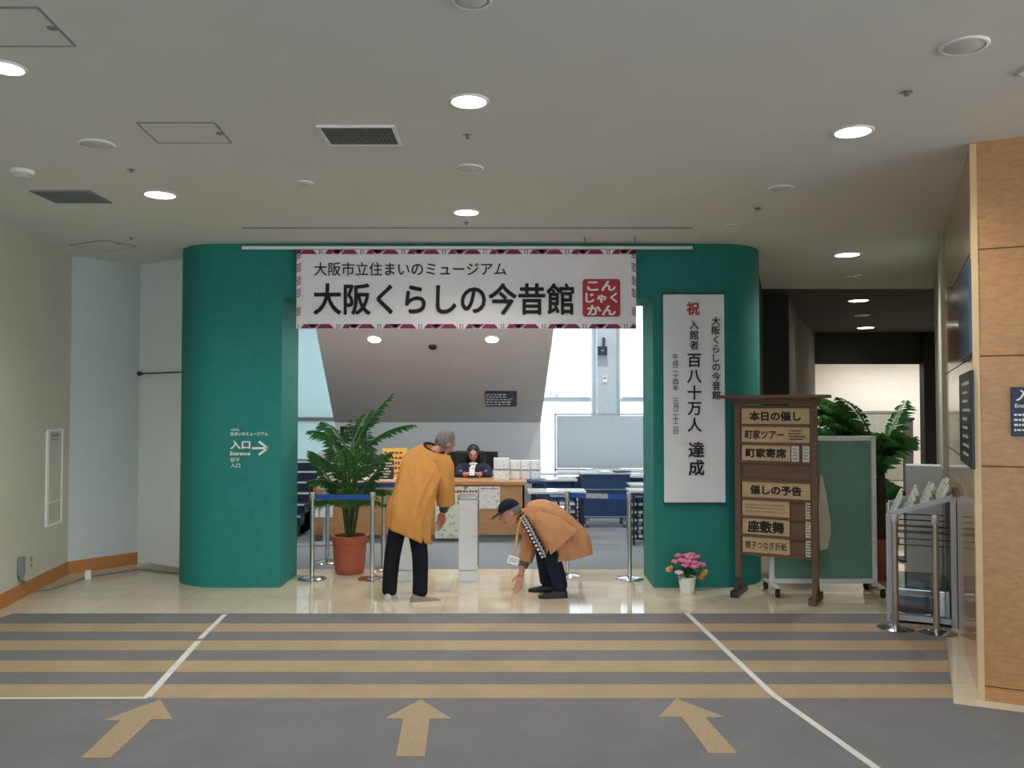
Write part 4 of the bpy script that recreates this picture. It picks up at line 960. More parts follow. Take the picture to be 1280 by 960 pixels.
# pink flower pot
p = G(859, 741); t = thing('flower_pot', 'small white pot of pink flowers at the foot of the right pillar', 'flower pot', p)
mb = MB(); mb.lathe([(.001, 0), (.062, 0), (.066, .01), (.08, .135), (.086, .138), (.086, .155), (.076, .155), (.072, .12), (.001, .12)]); mb.build('pot', M_white, t, smooth=40)
mb = MB(); rn = random.Random(3)
for k in range(46):
    a_ = rn.random() * 2 * pi; r_ = .03 + .11 * rn.random(); z = .14 + .1 * rn.random(); c = V((r_ * cos(a_), r_ * sin(a_) * .8, z)); d = V((cos(a_), sin(a_), .3)).normalized() * .035; s2 = V((-sin(a_), cos(a_), .2)) * .02
    mb.poly([c - d, c + s2, c + d + V((0, 0, -.012)), c - s2])
for k in range(9): a_ = rn.random() * 2 * pi; mb.tube([(0, 0, .12), (.07 * cos(a_), .06 * sin(a_), .27)], .004, 5)
mb.build('foliage', M_leafd, t, recalc=False)
fl = [(-.11, 0, .29), (-.06, -.05, .31), (-.01, -.07, .30), (.05, -.05, .29), (.10, -.02, .27), (-.07, .03, .34), (0, 0, .345), (.05, .03, .35), (.02, -.03, .33), (.14, .0, .26), (-.03, -.08, .27), (.05, -.09, .26), (-.09, -.07, .2), (.09, .03, .33)]
for k, c in enumerate(fl):
    mb = MB(); rn2 = random.Random(k)
    for j in range(9):
        a_ = 2 * pi * j / 9 + rn2.random() * .4; e = .2 + .8 * (j % 3) / 2; mb.ball(V(c) + V((.026 * cos(a_), .022 * sin(a_), .012 * e)), (.02, .02, .012), rot=Matrix.Rotation(.5, 3, V((-sin(a_), cos(a_), 0))), u=7, v=5)
    mb.ball(c, .018, u=8, v=6); mb.build('flower', M_pink if k != 12 else mat('pale_pink', '#e9c3cf', .6), t, smooth=180)
for c in ((.15, -.03, .19), (.13, .0, .15), (-.17, 0, .22)): mb = MB(); mb.ball(c, (.035, .025, .028), u=8, v=6); mb.ball(V(c) + V((.02, -.01, .02)), .02, u=7, v=5); mb.build('flower', M_orangefl, t, smooth=180)
# ------------------------------------------------------------------ leaflet rack, grey cabinet and post on the right
ND = V((-FD.x, -FD.y, 0))               # away from the pier, towards the left
p = G(1197, 786) - FD * .02
t = thing('leaflet_rack', 'slanted grey metal leaflet rack against the timber pier', 'rack', p, yaw_of((0, 0), (FD.x, FD.y)))
RW, RD, hl, hr = .47, .85, .88, 1.04      # local: x from -RW to 0, y depth 0..RD
for y in (0, RD):
    mb = MB(); b_ = .02
    for q0, q1 in (((-RW, y, .0), (-RW, y, hl)), ((0, y, 0), (0, y, hr)), ((-RW, y, hl), (0, y, hr)), ((-RW, y, .05), (0, y, .05))):
        q0, q1 = V(q0), V(q1); d = (q1 - q0).normalized(); n = V((-d.z, 0, d.x)) * b_
        mb.prism([q0 - n + V((0, -b_, 0)), q1 - n + V((0, -b_, 0)), q1 + n + V((0, -b_, 0)), q0 + n + V((0, -b_, 0))], (0, 2 * b_, 0))
    mb.build('side_frame', M_alu, t)
for k in range(4):
    z = hl - .09 - .05 * k; mb = MB(); mb.tube([(-RW, .0, z), (0, 0, z), (0, RD, z), (-RW, RD, z), (-RW, 0, z)], .006, 6); mb.build('wire_rail', M_dsign, t)
for k in range(4):
    u = (k + .5) / 4; x = -RW + RW * u; z = hl + (hr - hl) * u
    mb = MB(); mb.box((x, RD / 2, z - .03), (RW / 4 - .01, RD - .04, .012), rot=Matrix.Rotation(-.33, 3, 'Y')); mb.box((x - RW / 8, RD / 2, z - .01), (.008, RD - .04, .05)); mb.build('shelf', M_alu, t)
mb = MB(); mb.box((-RW / 2, RD / 2, .17), (RW - .05, RD - .05, .22), bev=.01); mb.build('lower_bin', M_clear, t)
mb = MB(); mb.box((-RW / 2, RD / 2, .04), (RW - .05, RD - .05, .03)); mb.build('bottom_shelf', M_black, t)
mb = MB(); mb.box((-.012, RD / 2, .5), (.012, RD - .06, .9)); mb.build('back_panel', mat('rack_back', '#77756f', .5), t)
rw = yaw_of((0, 0), (FD.x, FD.y)); mloc = Matrix.Translation(p) @ Matrix.Rotation(rw, 4, 'Z'); rn = random.Random(11)
for k in range(4):
    u = (k + .5) / 4; x = -RW + RW * u; z = hl + (hr - hl) * u
    for j in range(4):
        y = .1 + .21 * j; hh = .13 + .05 * rn.random(); nm = ['lowest', 'second', 'third', 'top'][k]; wh = ['nearest', 'second', 'third', 'farthest'][j]
        mb = MB(); mb.box((0, 0, hh / 2), (.012, .15, hh), bev=.002); mb.box((.01, .01, hh / 2 - .01), (.008, .14, hh - .02))
        o = mb.build('leaflet', M_leafl if (k + j) % 3 else M_leafw, loc=mloc @ V((x - .02, y, z - .018)), rot=(0, .42, rw)); tag(o, '%s leaflet on the %s tier of the slanted rack' % (wh, nm), 'leaflet', 'leaflets on the slanted rack')
cx_ = G(1165, 738); zc = P(0, 582, cx_.y).z; t = thing('grey_cabinet', 'plain light grey cabinet standing behind the leaflet rack', 'cabinet', (cx_.x - .02, cx_.y + .1, 0), yw)
mb = MB(); mb.box((0, 0, zc / 2 + .02), (.31, .3, zc - .04), bev=.006); mb.build('body', mat('cabinet_grey', '#cdd4da', .5, var=.02), t)
mb = MB(); mb.box((0, -.153, zc / 2), (.29, .006, zc - .1)); d_ = mb.build('door', mat('cabinet_grey2', '#d2d9df', .5, var=.02), t)
mb = MB(); mb.box((.11, -.166, zc * .6), (.012, .02, .1), bev=.003); mb.build('handle', M_alu, d_)
mb = MB(); mb.box((0, 0, .022), (.29, .28, .04)); mb.build('plinth', M_dsign, t)
p = G(1137, 700); zp = P(0, 525, p.y).z; t = thing('sign_post', 'slim grey square post with dark cap behind the leaflet rack', 'post', p)
mb = MB(); mb.box((0, 0, zp / 2), (.085, .085, zp), bev=.006); mb.build('shaft', mat('post_grey', '#8c8783', .5), t)
mb = MB(); mb.box((0, 0, zp + .012), (.11, .11, .03), bev=.005); mb.build('cap', M_black, t)
mb = MB(); mb.box((0, 0, .012), (.3, .3, .02), bev=.004); mb.build('base_plate', M_dsign, t)
# picture frame and low grey board in the far room
p, q = P(1042, 515, 20.3), P(1135, 600, 20.3); t = thing('wall_board', 'low grey board on the white wall at the corridor end', 'board', ((p.x + q.x) / 2, 20.31, q.z)); w, h = q.x - p.x, p.z - q.z
mb = MB(); mb.box((0, 0, h / 2), (w, .04, h)); mb.build('panel', mat('grey_pinboard', '#a3a79d', .7), t); mb = MB(); mb.box((0, -.02, h), (w, .05, .05)); mb.build('top_rail', M_plastic, t)
p, q = P(1034, 504, 20.2), P(1057, 530, 20.2); t = thing('picture_frame', 'small black open frame on the far white wall above the palm', 'frame', ((p.x + q.x) / 2, 20.31, q.z)); w, h = q.x - p.x, p.z - q.z
mb = MB()
for x, z, sx, sz in ((-w / 2, h / 2, .04, h), (w / 2, h / 2, .04, h), (0, 0, w, .04), (0, h, w + .04, .04)): mb.box((x, 0, z), (sx, .04, sz))
mb.build('moulding', M_black, t); mb = MB(); mb.box((0, .01, h / 2), (w, .01, h)); mb.build('print', mat('frame_print', '#a9b7ae', .5, var=.2), t)
# ------------------------------------------------------------------ people
def skin_surface(nodes, edges, sub=2):
    me = bpy.data.meshes.new('s'); me.from_pydata([n[0] for n in nodes], edges, [])
    ob = bpy.data.objects.new('s', me); COL.objects.link(ob); md = ob.modifiers.new('k', 'SKIN'); md.use_smooth_shade = True
    for i, sv in enumerate(me.skin_vertices[0].data): sv.radius = (nodes[i][1], nodes[i][2] if len(nodes[i]) > 2 else nodes[i][1]); sv.use_root = i == 0
    sb = ob.modifiers.new('u', 'SUBSURF'); sb.levels = sb.render_levels = sub
    bpy.context.view_layer.update()
    r = bpy.data.meshes.new_from_object(ob.evaluated_get(bpy.context.evaluated_depsgraph_get()))
    out = [v.co.copy() for v in r.vertices], [tuple(p.vertices) for p in r.polygons]
    bpy.data.objects.remove(ob); bpy.data.meshes.remove(me); bpy.data.meshes.remove(r)
    return out
def frame(fwd, up):
    f = V(fwd).normalized(); r = f.cross(V(up)).normalized(); u = r.cross(f).normalized()
    return Matrix((r, f, u)).transposed()
HR = (.073, .094, .114)
def head(mb, c, rot, sk=0, dark=1, lip=2):
    g = lambda p, x, z, s: math.exp(-((p.x - x) ** 2 + (p.z - z) ** 2) / (2 * s * s))
    def fn(p):
        q = p.copy()
        if p.z < -.15: k = (-.15 - p.z) / .85; q.x *= 1 - .38 * k; q.y *= 1 - .12 * k
        if p.y > .2:
            q.y += .26 * g(p, 0, -.16, .11) + .10 * g(p, 0, .06, .10)          # nose and its bridge
            q.y -= .10 * (g(p, .40, .10, .17) + g(p, -.40, .10, .17))            # eye sockets
            q.y += .06 * (g(p, .36, .30, .2) + g(p, -.36, .30, .2))              # brow
            q.y += .07 * g(p, 0, -.52, .14) + .14 * g(p, 0, -.86, .2)            # lips, chin
        return q
    c = V(c); mb.ball(c, HR, rot=rot, u=36, v=26, fn=fn, mi=sk)
    L = lambda x, y, z: c + rot @ V((x * HR[0], y * HR[1], z * HR[2]))
    for sx in (-1, 1):
        mb.ball(L(sx * .40, .80, .10), (.014, .008, .006), rot=rot, u=10, v=6, mi=dark)
        mb.ball(L(sx * .40, .86, .30), (.02, .008, .004), rot=rot, u=10, v=6, mi=dark)
        mb.ball(L(sx * 1.0, -.05, .0), (.012, .022, .034), rot=rot, u=10, v=8, mi=sk)
    mb.ball(L(0, .88, -.50), (.024, .01, .007), rot=rot, u=10, v=6, mi=lip)
    return L
def hand(mb, w, d, nrm, ts, curl=.3, s=1.0, mi=0):
    w = V(w); d = V(d).normalized(); n = V(nrm); n = (n - d * n.dot(d)).normalized(); sd = d.cross(n).normalized()
    rot = Matrix((sd, d, n)).transposed()
    mb.ball(w + d * .045 * s, (.041 * s, .056 * s, .016 * s), rot=rot, u=14, v=10, mi=mi)
    mb.tube([w - d * .03 * s, w + d * .02 * s], [.026 * s, .028 * s], 10, mi=mi)
    for i, k in enumerate((.92, 1.08, 1.0, .78)):
        p = w + d * (.083 + .006 * (1.5 - abs(i - 1.5))) * s + sd * (i - 1.5) * .0205 * s * -ts; pts = [p - d * .02 * s, p]; a = curl * .6
        for j, l in enumerate((.042, .027, .021)):
            pts.append(pts[-1] + (d * cos(a) - n * sin(a) + sd * (i - 1.5) * -.05 * ts) * l * k * s); a += curl
        mb.tube(pts, [.0098 * s, .0098 * s, .0088 * s, .008 * s, .0062 * s], 8, mi=mi)
    b = w + d * .022 * s + sd * ts * .026 * s; pts = [b, b + (d * .55 + sd * ts * .75 - n * .2) * .035 * s]
    pts.append(pts[-1] + (d * .9 + sd * ts * .25 - n * .35) * .03 * s); pts.append(pts[-1] + (d * .9 - n * .45) * .022 * s)
    mb.tube(pts, [.014 * s, .0115 * s, .0095 * s, .007 * s], 8, mi=mi)
def shoe(name, parent, heel, d, L=.27, m=None, sole=None):
    d = V((d[0], d[1], 0)).normalized(); sd = V((d.y, -d.x, 0)); heel = V(heel); mb = MB(); sb = MB(); rings, sr = [], []
    for u, wd, h in ((0, .026, .055), (.04, .034, .082), (.2, .037, .088), (.38, .039, .078), (.55, .044, .056), (.75, .047, .044), (.92, .036, .034), (1, .012, .022)):
        c = heel + d * L * u
        rings.append([c + sd * wd * cos(a) + V((0, 0, .018 + (h - .018) * max(0, sin(a)) ** .7)) for a in [pi * k / 8 for k in range(9)]])
        sr.append([c + sd * (wd + .004) * x + V((0, 0, z)) for x, z in ((-1, 0), (1, 0), (1, .022), (-1, .022))])
    mb.loft(rings, True, True); o = mb.build(name, m, parent, smooth=60); sb.loft(sr, True, True); sb.build('sole', sole, o, smooth=40); return o
def smooth_rings(rings, sub):
    out = []; n = len(rings)
    for i in range(n - 1):
        p0, p1, p2, p3 = rings[max(i - 1, 0)], rings[i], rings[i + 1], rings[min(i + 2, n - 1)]
        for k in range(sub + (i == n - 2)):
            t = k / sub; out.append([.5 * ((2 * b) + (c - a) * t + (2 * a - 5 * b + 4 * c - d) * t * t + (3 * b - a - 3 * c + d) * t ** 3) for a, b, c, d in zip(p0, p1, p2, p3)])
    return out
def coat_rings(rings, n=40, sub=6, fold=.012, pw=.85, seed=0, hem=1.0):
    """rings: (centre, u half-vector, v half-vector) from hem to neck; creases deepen to the hem."""
    rr = smooth_rings([[V(a), V(b), V(c)] for a, b, c in rings], sub); N = len(rr); out = []
    sg = lambda x: math.copysign(abs(x) ** pw, x)
    for i, (c, u, v) in enumerate(rr):
        s = i / (N - 1); ring = []
        for k in range(n):
            a = 2 * pi * k / n; nz = noise.noise(V((cos(a) * 2.2 + s * 1.6 + seed, sin(a) * 2.2, s * 2.4)))
            f = fold * (hem * (1 - s) + .35) * (.75 * nz + .55 * sin(6 * a + s * 5 + seed) + .4 * sin(11 * a - s * 9)) * min(1, (1 - s) * 4)
            d = u * sg(cos(a)) + v * sg(sin(a)); ring.append(c + d + d.normalized() * f)
        out.append(ring)
    return out
# --- standing man in the orange coat, seen from behind, bending over the gate pillar
o0 = V((P(503, 640, 7.65).x, 7.65, 0))
m1 = thing('person', 'person in a long orange coat and dark trousers, seen from behind bending forward', 'person', o0)
def skel(J, E): return skin_surface(J, E, 2)
J = [((.05, .02, .80), .09, .08), ((.10, .06, 1.0), .09, .08), ((.18, .16, 1.17), .08, .06), ((.24, .225, 1.30), .05), ((.31, .27, 1.385), .048),
     ((.33, .19, 1.20), .045), ((.375, .14, 1.06), .046), ((.375, .2, .86), .036), ((.345, .26, .77), .028),
     ((.07, .22, 1.20), .045), ((.06, .40, 1.06), .046), ((.17, .55, .92), .034), ((.24, .6, .90), .028),
     ((-.03, 0.01, .72), .075), ((-.08, .02, .43), .06), ((-.105, .0, .10), .042), ((.12, .0, .70), .075), ((.165, -.02, .43), .06), ((.165, -.05, .10), .042)]
E = [(0, 1), (1, 2), (2, 3), (3, 4), (2, 5), (5, 6), (6, 7), (7, 8), (2, 9), (9, 10), (10, 11), (11, 12), (0, 13), (13, 14), (14, 15), (0, 16), (16, 17), (17, 18)]
mb = MB(); mb.mesh(*skel(J, E), mi=0)
h1 = frame((.62, .52, -.58), (.52, .22, .82)); hc = V((.362, .31, 1.418)); head(mb, hc, h1)
hand(mb, (.345, .26, .77), (-.25, .25, -.95), (.5, .8, 0), 1, .35); hand(mb, (.24, .6, .90), (.8, .5, -.1), (0, 0, 1), 1, .35)
mb.build('body', [M_skin, M_hairb, mat('lips', '#a8655a', .5)], m1, smooth=180)
def hairfn(lo, fr):
    def fn(p):
        q = p.copy()
        if p.y > fr: q.y = fr + (p.y - fr) * .45
        if p.z < lo: q.z = lo + (p.z - lo) * .25
        return q * (1 + .045 * noise.noise(p * 4.0) + .03 * noise.noise(p * 11.0))
    return fn
mb = MB(); mb.ball(hc + h1 @ V((0, -.016, .022)), (.084, .100, .108), rot=h1, u=36, v=24, fn=hairfn(-.72, .3)); mb.build('hair', M_hairg, m1, smooth=180)
cr = [((.045, .02, .605), (.205, 0, -.085), (.0, .155, 0)), ((.065, .01, .78), (.195, 0, -.06), (0, .15, 0)), ((.105, .04, .98), (.185, 0, -.03), (0, .14, .02)), ((.155, .10, 1.15), (.195, .02, -.02), (0, .13, .04)),
      ((.195, .155, 1.265), (.205, .02, -.03), (0, .115, .05)), ((.225, .19, 1.325), (.165, .02, -.035), (0, .095, .04)), ((.265, .23, 1.372), (.085, .02, -.04), (-.02, .07, .03))]
mb = MB(); rr = coat_rings(cr, fold=.026, seed=1.7); mb.loft(rr, True, False)
slv = [((.335, .15, 1.285), .085), ((.365, .135, 1.20), .095), ((.372, .12, 1.08), .090), ((.378, .14, .96), .088), ((.385, .165, .855), .084)]
def sleeve(mb, pts, seed=0, n=24, fold=.008, inner=None):
    rings = []
    for i, pp in enumerate(pts):
        p, r = pp[0], pp[1]; rb = pp[2] if len(pp) > 2 else r * .85
        p = V(p); t = (V(pts[min(i + 1, len(pts) - 1)][0]) - V(pts[max(i - 1, 0)][0])).normalized(); a = t.cross(V((0, 1, .01))).normalized(); b = t.cross(a)
        rings.append((p, a * r, b * rb))
    rr = smooth_rings([[V(x) for x in q] for q in rings], 4); out = []
    for i, (c, u, v) in enumerate(rr):
        out.append([c + (u * cos(2 * pi * k / n) + v * sin(2 * pi * k / n)) * (1 + fold * 10 * noise.noise(V((cos(2 * pi * k / n) * 1.5 + seed, i * .35, sin(2 * pi * k / n) * 1.5)))) for k in range(n)])
    mb.loft(out, True, False)
    if inner is not None: s_ = out[-1]; c = sum(s_, V()) / n; mb.face([mb.bm.verts.new(c + (q - c) * .96 - (V(pts[-1][0]) - V(pts[-2][0])).normalized() * .02) for q in s_], inner)
sleeve(mb, slv, 2, inner=1); sleeve(mb, [((.06, .2, 1.28), .085), ((.05, .34, 1.14), .09), ((.09, .47, 1.02), .085), ((.15, .54, .94), .08)], 5, inner=1)
ct = mb.build('coat', [M_coat, M_navy], m1, smooth=180, recalc=False)
md = ct.modifiers.new('thickness', 'SOLIDIFY'); md.thickness = .006; md.offset = -1
mb = MB(); mb.tube([V((.265, .23, 1.372)) + V((.09 * cos(a), .07 * sin(a) + .02 * cos(a), -.04 * cos(a) + .03 * sin(a))) for a in [2 * pi * k / 20 for k in range(21)]], .010, 8, False); mb.build('collar', M_navy, m1, smooth=180)
mb = MB(); mb.tube([(.38, .16, .93), (.375, .20, .86), (.352, .245, .795)], [.05, .048, .042], 14); mb.build('inner_sleeve', M_dsign, m1, smooth=60)
TJ = [((.05, 0, .82), .10, .10), ((-.035, .01, .70), .092, .09), ((-.09, .02, .43), .076, .08), ((-.11, .0, .20), .068, .074), ((-.115, .0, .045), .066, .074), ((.125, .0, .66), .092, .09), ((.165, -.02, .43), .078, .08), ((.17, -.045, .20), .07, .074), ((.165, -.055, .045), .068, .076)]
mb = MB(); mb.mesh(*skel(TJ, [(0, 1), (1, 2), (2, 3), (3, 4), (0, 5), (5, 6), (6, 7), (7, 8)])); mb.build('trousers', M_trous, m1, smooth=180)
shoe('shoe', m1, (-.125, -.07, 0), (.10, 1), m=mat('pale_shoe', '#b8b4ad', .6), sole=M_sole); shoe('shoe', m1, (.09, -.10, 0), (.95, .3), m=M_shoe, sole=M_sole)
# --- crouching man facing left, one hand on the floor
o1 = V((P(690, 700, 7.92).x, 7.92, 0))
m2 = thing('person', 'person in a navy cap and tan orange coat, stooping to touch the floor', 'person', o1)
J = [((.14, 0, .55), .08, .08), ((.04, 0, .62), .09, .08), ((-.10, 0, .71), .08, .06), ((-.22, 0, .765), .05), ((-.30, 0, .77), .048),
     ((-.15, .15, .68), .045), ((-.20, .21, .47), .046), ((-.275, .13, .24), .034), ((-.29, .11, .17), .026),
     ((-.11, -.14, .66), .045), ((.0, -.19, .59), .046), ((.055, -.20, .545), .034), ((.075, -.20, .53), .028),
     ((.13, -.1, .50), .075), ((-.04, -.12, .42), .06), ((.08, -.10, .10), .042), ((.12, .1, .50), .075), ((-.10, .12, .42), .06), ((-.04, .14, .10), .042)]
mb = MB(); mb.mesh(*skel(J, E), mi=0)
h2 = frame((-.90, -.10, -.40), (-.42, 0, .9)); hc2 = V((-.392, -.01, .762)); head(mb, hc2, h2)
hand(mb, (-.29, .11, .17), (-.20, -.1, -1), (.45, .9, 0), -1, .3, 1.0); hand(mb, (.075, -.20, .53), (.55, .1, -.8), (0, 1, 0), 1, .5)
mb.build('body', [M_skin, M_hairb, MC['lips']], m2, smooth=180)
mb = MB(); mb.ball(hc2 + h2 @ V((0, -.02, .015)), (.080, .092, .10), rot=h2, u=28, v=18, fn=hairfn(-.35, .05)); mb.build('hair', M_hairg, m2, smooth=180)
mb = MB()
def capfn(p):
    q = p.copy()
    if q.z < .12: q.z = .12 + (q.z - .12) * .03
    return q
mb.ball(hc2 + h2 @ V((0, -.006, .035)), (.086, .108, .105), rot=h2, u=32, v=20, fn=capfn)
rg = []
for k in range(13):
    a = pi * (.12 + .76 * k / 12); x = cos(a); y = sin(a)
    rg.append([hc2 + h2 @ V((x * .084, y * .100, .052)), hc2 + h2 @ V((x * .084, .02 + y * .165, .036 - .012 * y + .016 * abs(x))), hc2 + h2 @ V((x * .084, .02 + y * .165, .030 - .012 * y + .016 * abs(x))), hc2 + h2 @ V((x * .084, y * .100, .044))])
mb.loft(rg, True, True); mb.build('cap', M_navy, m2, smooth=50)
mb = MB()
for sx in (-1, 1): mb.tube([hc2 + h2 @ V((sx * .028 + .021 * cos(a), .098, .012 + .016 * sin(a))) for a in [2 * pi * k / 14 for k in range(15)]], .0022, 6)
for sx in (-1, 1): mb.tube([hc2 + h2 @ V((sx * .05, .096, .014)), hc2 + h2 @ V((sx * .074, .05, .016)), hc2 + h2 @ V((sx * .077, -.01, .01))], .0022, 6)
mb.build('glasses', M_steel, m2, smooth=60)
def px2(x, y): return V(((x - 690) / 132.6, 0, HC - (y - HZ) / 132.6))
cr = []
for a, b, dv in (((739, 689), (686, 699), .205), ((736, 670), (684, 692), .215), ((720, 650), (677, 680), .20), ((702, 636), (669, 663), .20), ((683, 626), (661, 652), .195), ((668, 625), (656, 645), .13), ((659, 629), (652, 644), .075)):
    a, b = px2(*a), px2(*b); cr.append(((a + b) / 2, (a - b) / 2, (0, dv, 0)))
mb = MB(); rr2 = coat_rings(cr, fold=.024, seed=4.2, hem=.8); mb.loft(rr2, True, False)
sleeve(mb, [((-.13, -.13, .755), .075, .08), ((-.07, -.175, .70), .10, .085), ((.0, -.205, .635), .128, .08), ((.06, -.22, .572), .15, .07), ((.102, -.225, .522), .165, .06)], 3, inner=1)
sleeve(mb, [((-.15, .15, .70), .085), ((-.18, .19, .58), .088), ((-.20, .20, .46), .082), ((-.235, .17, .34), .075), ((-.25, .155, .28), .068)], 6, inner=1)
ct = mb.build('coat', [M_coat2, M_navy], m2, smooth=180, recalc=False)
md = ct.modifiers.new('thickness', 'SOLIDIFY'); md.thickness = .006; md.offset = -1
# patterned collar bands running down both coat fronts
fe = [px2(*q) for q in ((652, 641), (656, 645), (661, 653), (668, 666), (675, 679), (682, 692))]
for sgn in (-1, 1):
    mb = MB(); strip = []
    for i, q in enumerate(fe):
        t_ = (fe[min(i + 1, 5)] - fe[max(i - 1, 0)]).normalized(); n_ = V((t_.z, 0, -t_.x)); yy = sgn * (.085 + .012 * i)
        strip.append([q + n_ * (.052) + V((0, yy * .92, 0)), q - n_ * .022 + V((0, yy, 0))])
    strip = smooth_rings(strip, 3)
    mb.loft([[a_, b_, b_ + V((0, .008 * -sgn, 0)), a_ + V((0, .008 * -sgn, 0))] for a_, b_ in strip], True, True)
    for i in range(1, len(strip) - 1):
        for u0, u1, t0, t1 in ((.12, .42, .1, .7), (.55, .88, .1, .4), (.5, .8, .55, .9)):
            A = lambda t, u: (strip[i][0].lerp(strip[i + 1][0], t)).lerp(strip[i][1].lerp(strip[i + 1][1], t), u) + V((0, sgn * .003, 0))
            mb.poly([A(t0, u0), A(t1, u0), A(t1, u1), A(t0, u1)], 1)
    mb.build('collar', [M_navy, M_colpat], m2, recalc=False)
TJ = [((.15, 0, .53), .10, .10), ((.13, -.1, .50), .09), ((-.02, -.115, .42), .085, .09), ((.045, -.105, .22), .072, .08), ((.08, -.10, .05), .07, .082), ((.12, .1, .50), .09), ((-.09, .12, .42), .082, .09), ((-.055, .13, .22), .07, .078), ((-.035, .14, .05), .068, .08)]
mb = MB(); mb.mesh(*skel(TJ, [(0, 1), (1, 2), (2, 3), (3, 4), (0, 5), (5, 6), (6, 7), (7, 8)])); mb.build('trousers', mat('navy_trousers', '#1c2433', .85, var=.12, spec=.2), m2, smooth=180)
shoe('shoe', m2, (.135, -.10, 0), (-1, -.12), m=M_black, sole=M_black); shoe('shoe', m2, (.05, .14, 0), (-1, .05), m=M_black, sole=M_black)
a, b = px2(651, 646) + V((0, -.10, 0)), px2(643, 690) + V((0, -.08, 0))
mb = MB(); mb.tube([px2(657, 640) + V((0, -.10, 0)), a, a.lerp(b, .5) + V((-.01, -.01, 0)), b], .007, 6); mb.tube([px2(657, 640) + V((0, .08, 0)), px2(650, 655) + V((0, .03, 0)), b + V((0, .01, 0))], .007, 6); mb.build('lanyard', M_yellow, m2, smooth=60)
mb = MB(); mb.box(b + V((-.01, 0, -.055)), (.105, .006, .075), rot=Matrix.Rotation(.28, 3, 'Y'), bev=.002); cdo = mb.build('name_card', M_white, m2)
mb = MB(); mb.dashes(0, 0, .075, .045, 3, seed=21); mb.xf(Matrix.Translation(b + V((-.01, -.0045, -.055))) @ Matrix.Rotation(.28, 4, 'Y')); mb.build('print', M_plastic, cdo, recalc=False)
mb = MB(); mb.tube([(-.252, .152, .28), (-.272, .135, .235)], [.05, .044], 14); mb.build('inner_sleeve', mat('brown_knit', '#6b5a45', .9, var=.2, scale=60), m2, smooth=60)
# --- receptionist behind the counter
o2 = V((P(592, 600, 12.0).x, 12.0, 0))
m3 = thing('person', 'person with long dark hair in a navy jacket seated behind the counter', 'person', o2)
J = [((0, .05, .56), .14, .11), ((0, .04, .75), .12, .09), ((0, .0, .90), .15, .09), ((0, -.03, 1.0), .055), ((0, -.05, 1.04), .045),
     ((.17, -.02, .90), .055), ((.20, -.1, .80), .045), ((.11, -.33, .825), .034), ((.05, -.39, .845), .026),
     ((-.17, -.02, .90), .055), ((-.20, -.1, .80), .045), ((-.11, -.33, .825), .034), ((-.05, -.39, .845), .026),
     ((.1, -.1, .54), .085), ((.1, -.28, .50), .06), ((.1, -.26, .10), .04), ((-.1, -.1, .54), .085), ((-.1, -.28, .50), .06), ((-.1, -.26, .10), .04)]
mb = MB(); mb.mesh(*skel(J, E), mi=0)
h3 = frame((.02, -.90, -.42), (0, -.3, .95)); hc3 = V((0, -.085, 1.10)); head(mb, hc3, h3)
hand(mb, (.05, -.39, .845), (-.8, -.35, .25), (.2, .4, .8), 1, .6, .85); hand(mb, (-.05, -.39, .845), (.8, -.35, .25), (-.2, .4, .8), -1, .6, .85)
mb.build('body', [M_skin, M_hairb, MC['lips']], m3, smooth=180)
def fringefn(p):
    q = p.copy()
    if p.y > .2 and p.z < .38: q.y = .2 + (p.y - .2) * .3
    if p.z < -.75: q.z = -.75
    return q
mb = MB(); mb.ball(hc3 + h3 @ V((0, -.022, .024)), (.094, .098, .112), rot=h3, u=32, v=22, fn=fringefn)
for sx in (-1, 1): mb.tube([hc3 + h3 @ V((sx * .062, .03, .07)), hc3 + h3 @ V((sx * .082, .03, -.02)), hc3 + h3 @ V((sx * .085, .01, -.12)), hc3 + V((sx * .10, .03, -.21))], [.03, .032, .034, .02], 10)
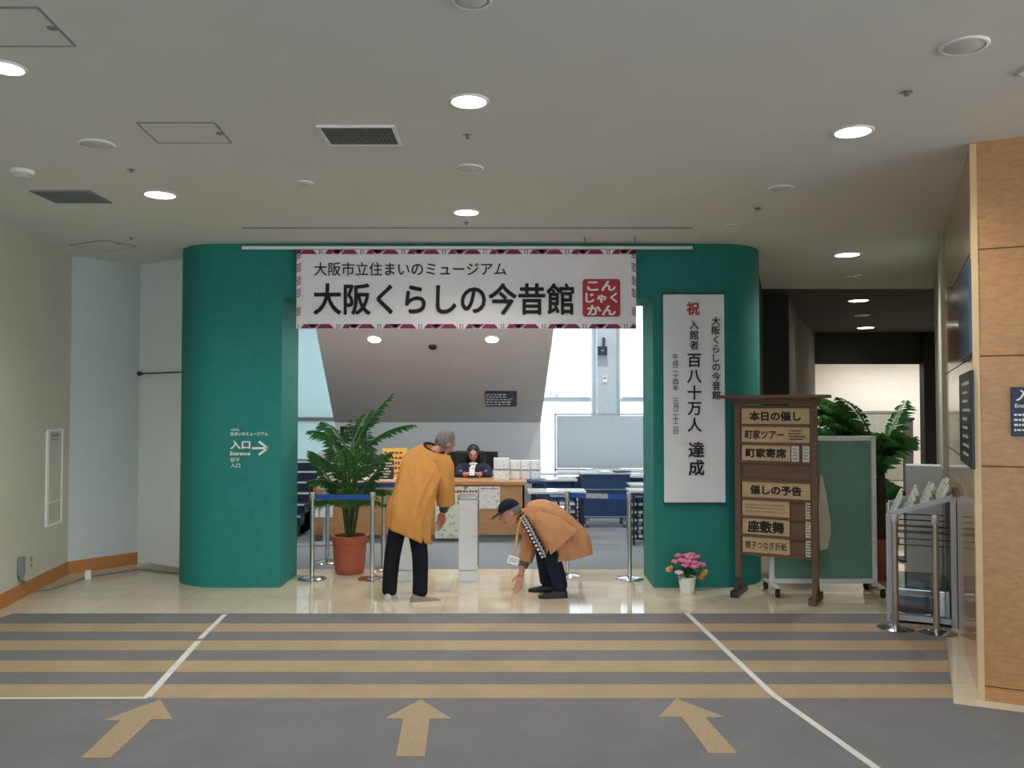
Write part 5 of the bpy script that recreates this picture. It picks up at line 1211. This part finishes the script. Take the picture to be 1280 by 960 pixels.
mb.tube([hc3 + V((0, .06, .0)), hc3 + V((0, .1, -.1)), hc3 + V((0, .1, -.24))], [.09, .1, .08], 12); mb.build('hair', M_hairb, m3, smooth=180)
cr = [((0, .05, .56), (.19, 0, 0), (0, .15, 0)), ((0, .03, .72), (.19, 0, 0), (0, .14, 0)), ((0, .0, .87), (.205, 0, 0), (0, .115, .02)), ((0, -.015, .945), (.185, 0, 0), (0, .09, .02)), ((0, -.03, .99), (.075, 0, 0), (0, .06, .02))]
mb = MB(); mb.loft(coat_rings(cr, fold=.006, seed=8), True, False)
for sx in (-1, 1): sleeve(mb, [((sx * .15, -.01, .915), .075), ((sx * .20, -.05, .85), .07), ((sx * .205, -.12, .80), .065), ((sx * .15, -.25, .815), .055), ((sx * .10, -.335, .828), .048)], 2 + sx, inner=1)
mb.build('jacket', [mat('navy_jacket', '#232b44', .8, var=.1), M_white], m3, smooth=180, recalc=False)
mb = MB(); mb.prism([(-.045, -.135, .975), (.045, -.135, .975), (.02, -.155, .88), (-.02, -.155, .88)], (0, .02, .004)); mb.ball((0, -.12, .965), (.06, .03, .02)); mb.build('blouse', M_white, m3, smooth=60)
mb = MB(); mb.mesh(*skel([((0, .03, .55), .14, .13), ((.1, -.12, .54), .1), ((.1, -.30, .50), .08), ((.1, -.28, .12), .05), ((-.1, -.12, .54), .1), ((-.1, -.30, .50), .08), ((-.1, -.28, .12), .05)], [(0, 1), (1, 2), (2, 3), (0, 4), (4, 5), (5, 6)])); mb.build('trousers', M_trous, m3, smooth=180)
for sx in (-1, 1): shoe('shoe', m3, (sx * .1, -.22, .006), (0, -1), .23, M_black, M_black)
ph = thing('phone', 'small pale phone held by the receptionist', 'phone', o2 + V((0, -.475, .885)))
mb = MB(); mb.box((0, 0, 0), (.075, .012, .13), rot=Matrix.Rotation(-.5, 3, 'X'), bev=.006); mb.build('case', M_alu, ph)
mb = MB(); mb.box((.02, -.008, .045), (.016, .004, .016), rot=Matrix.Rotation(-.5, 3, 'X')); mb.build('camera_lens', M_black, ph)
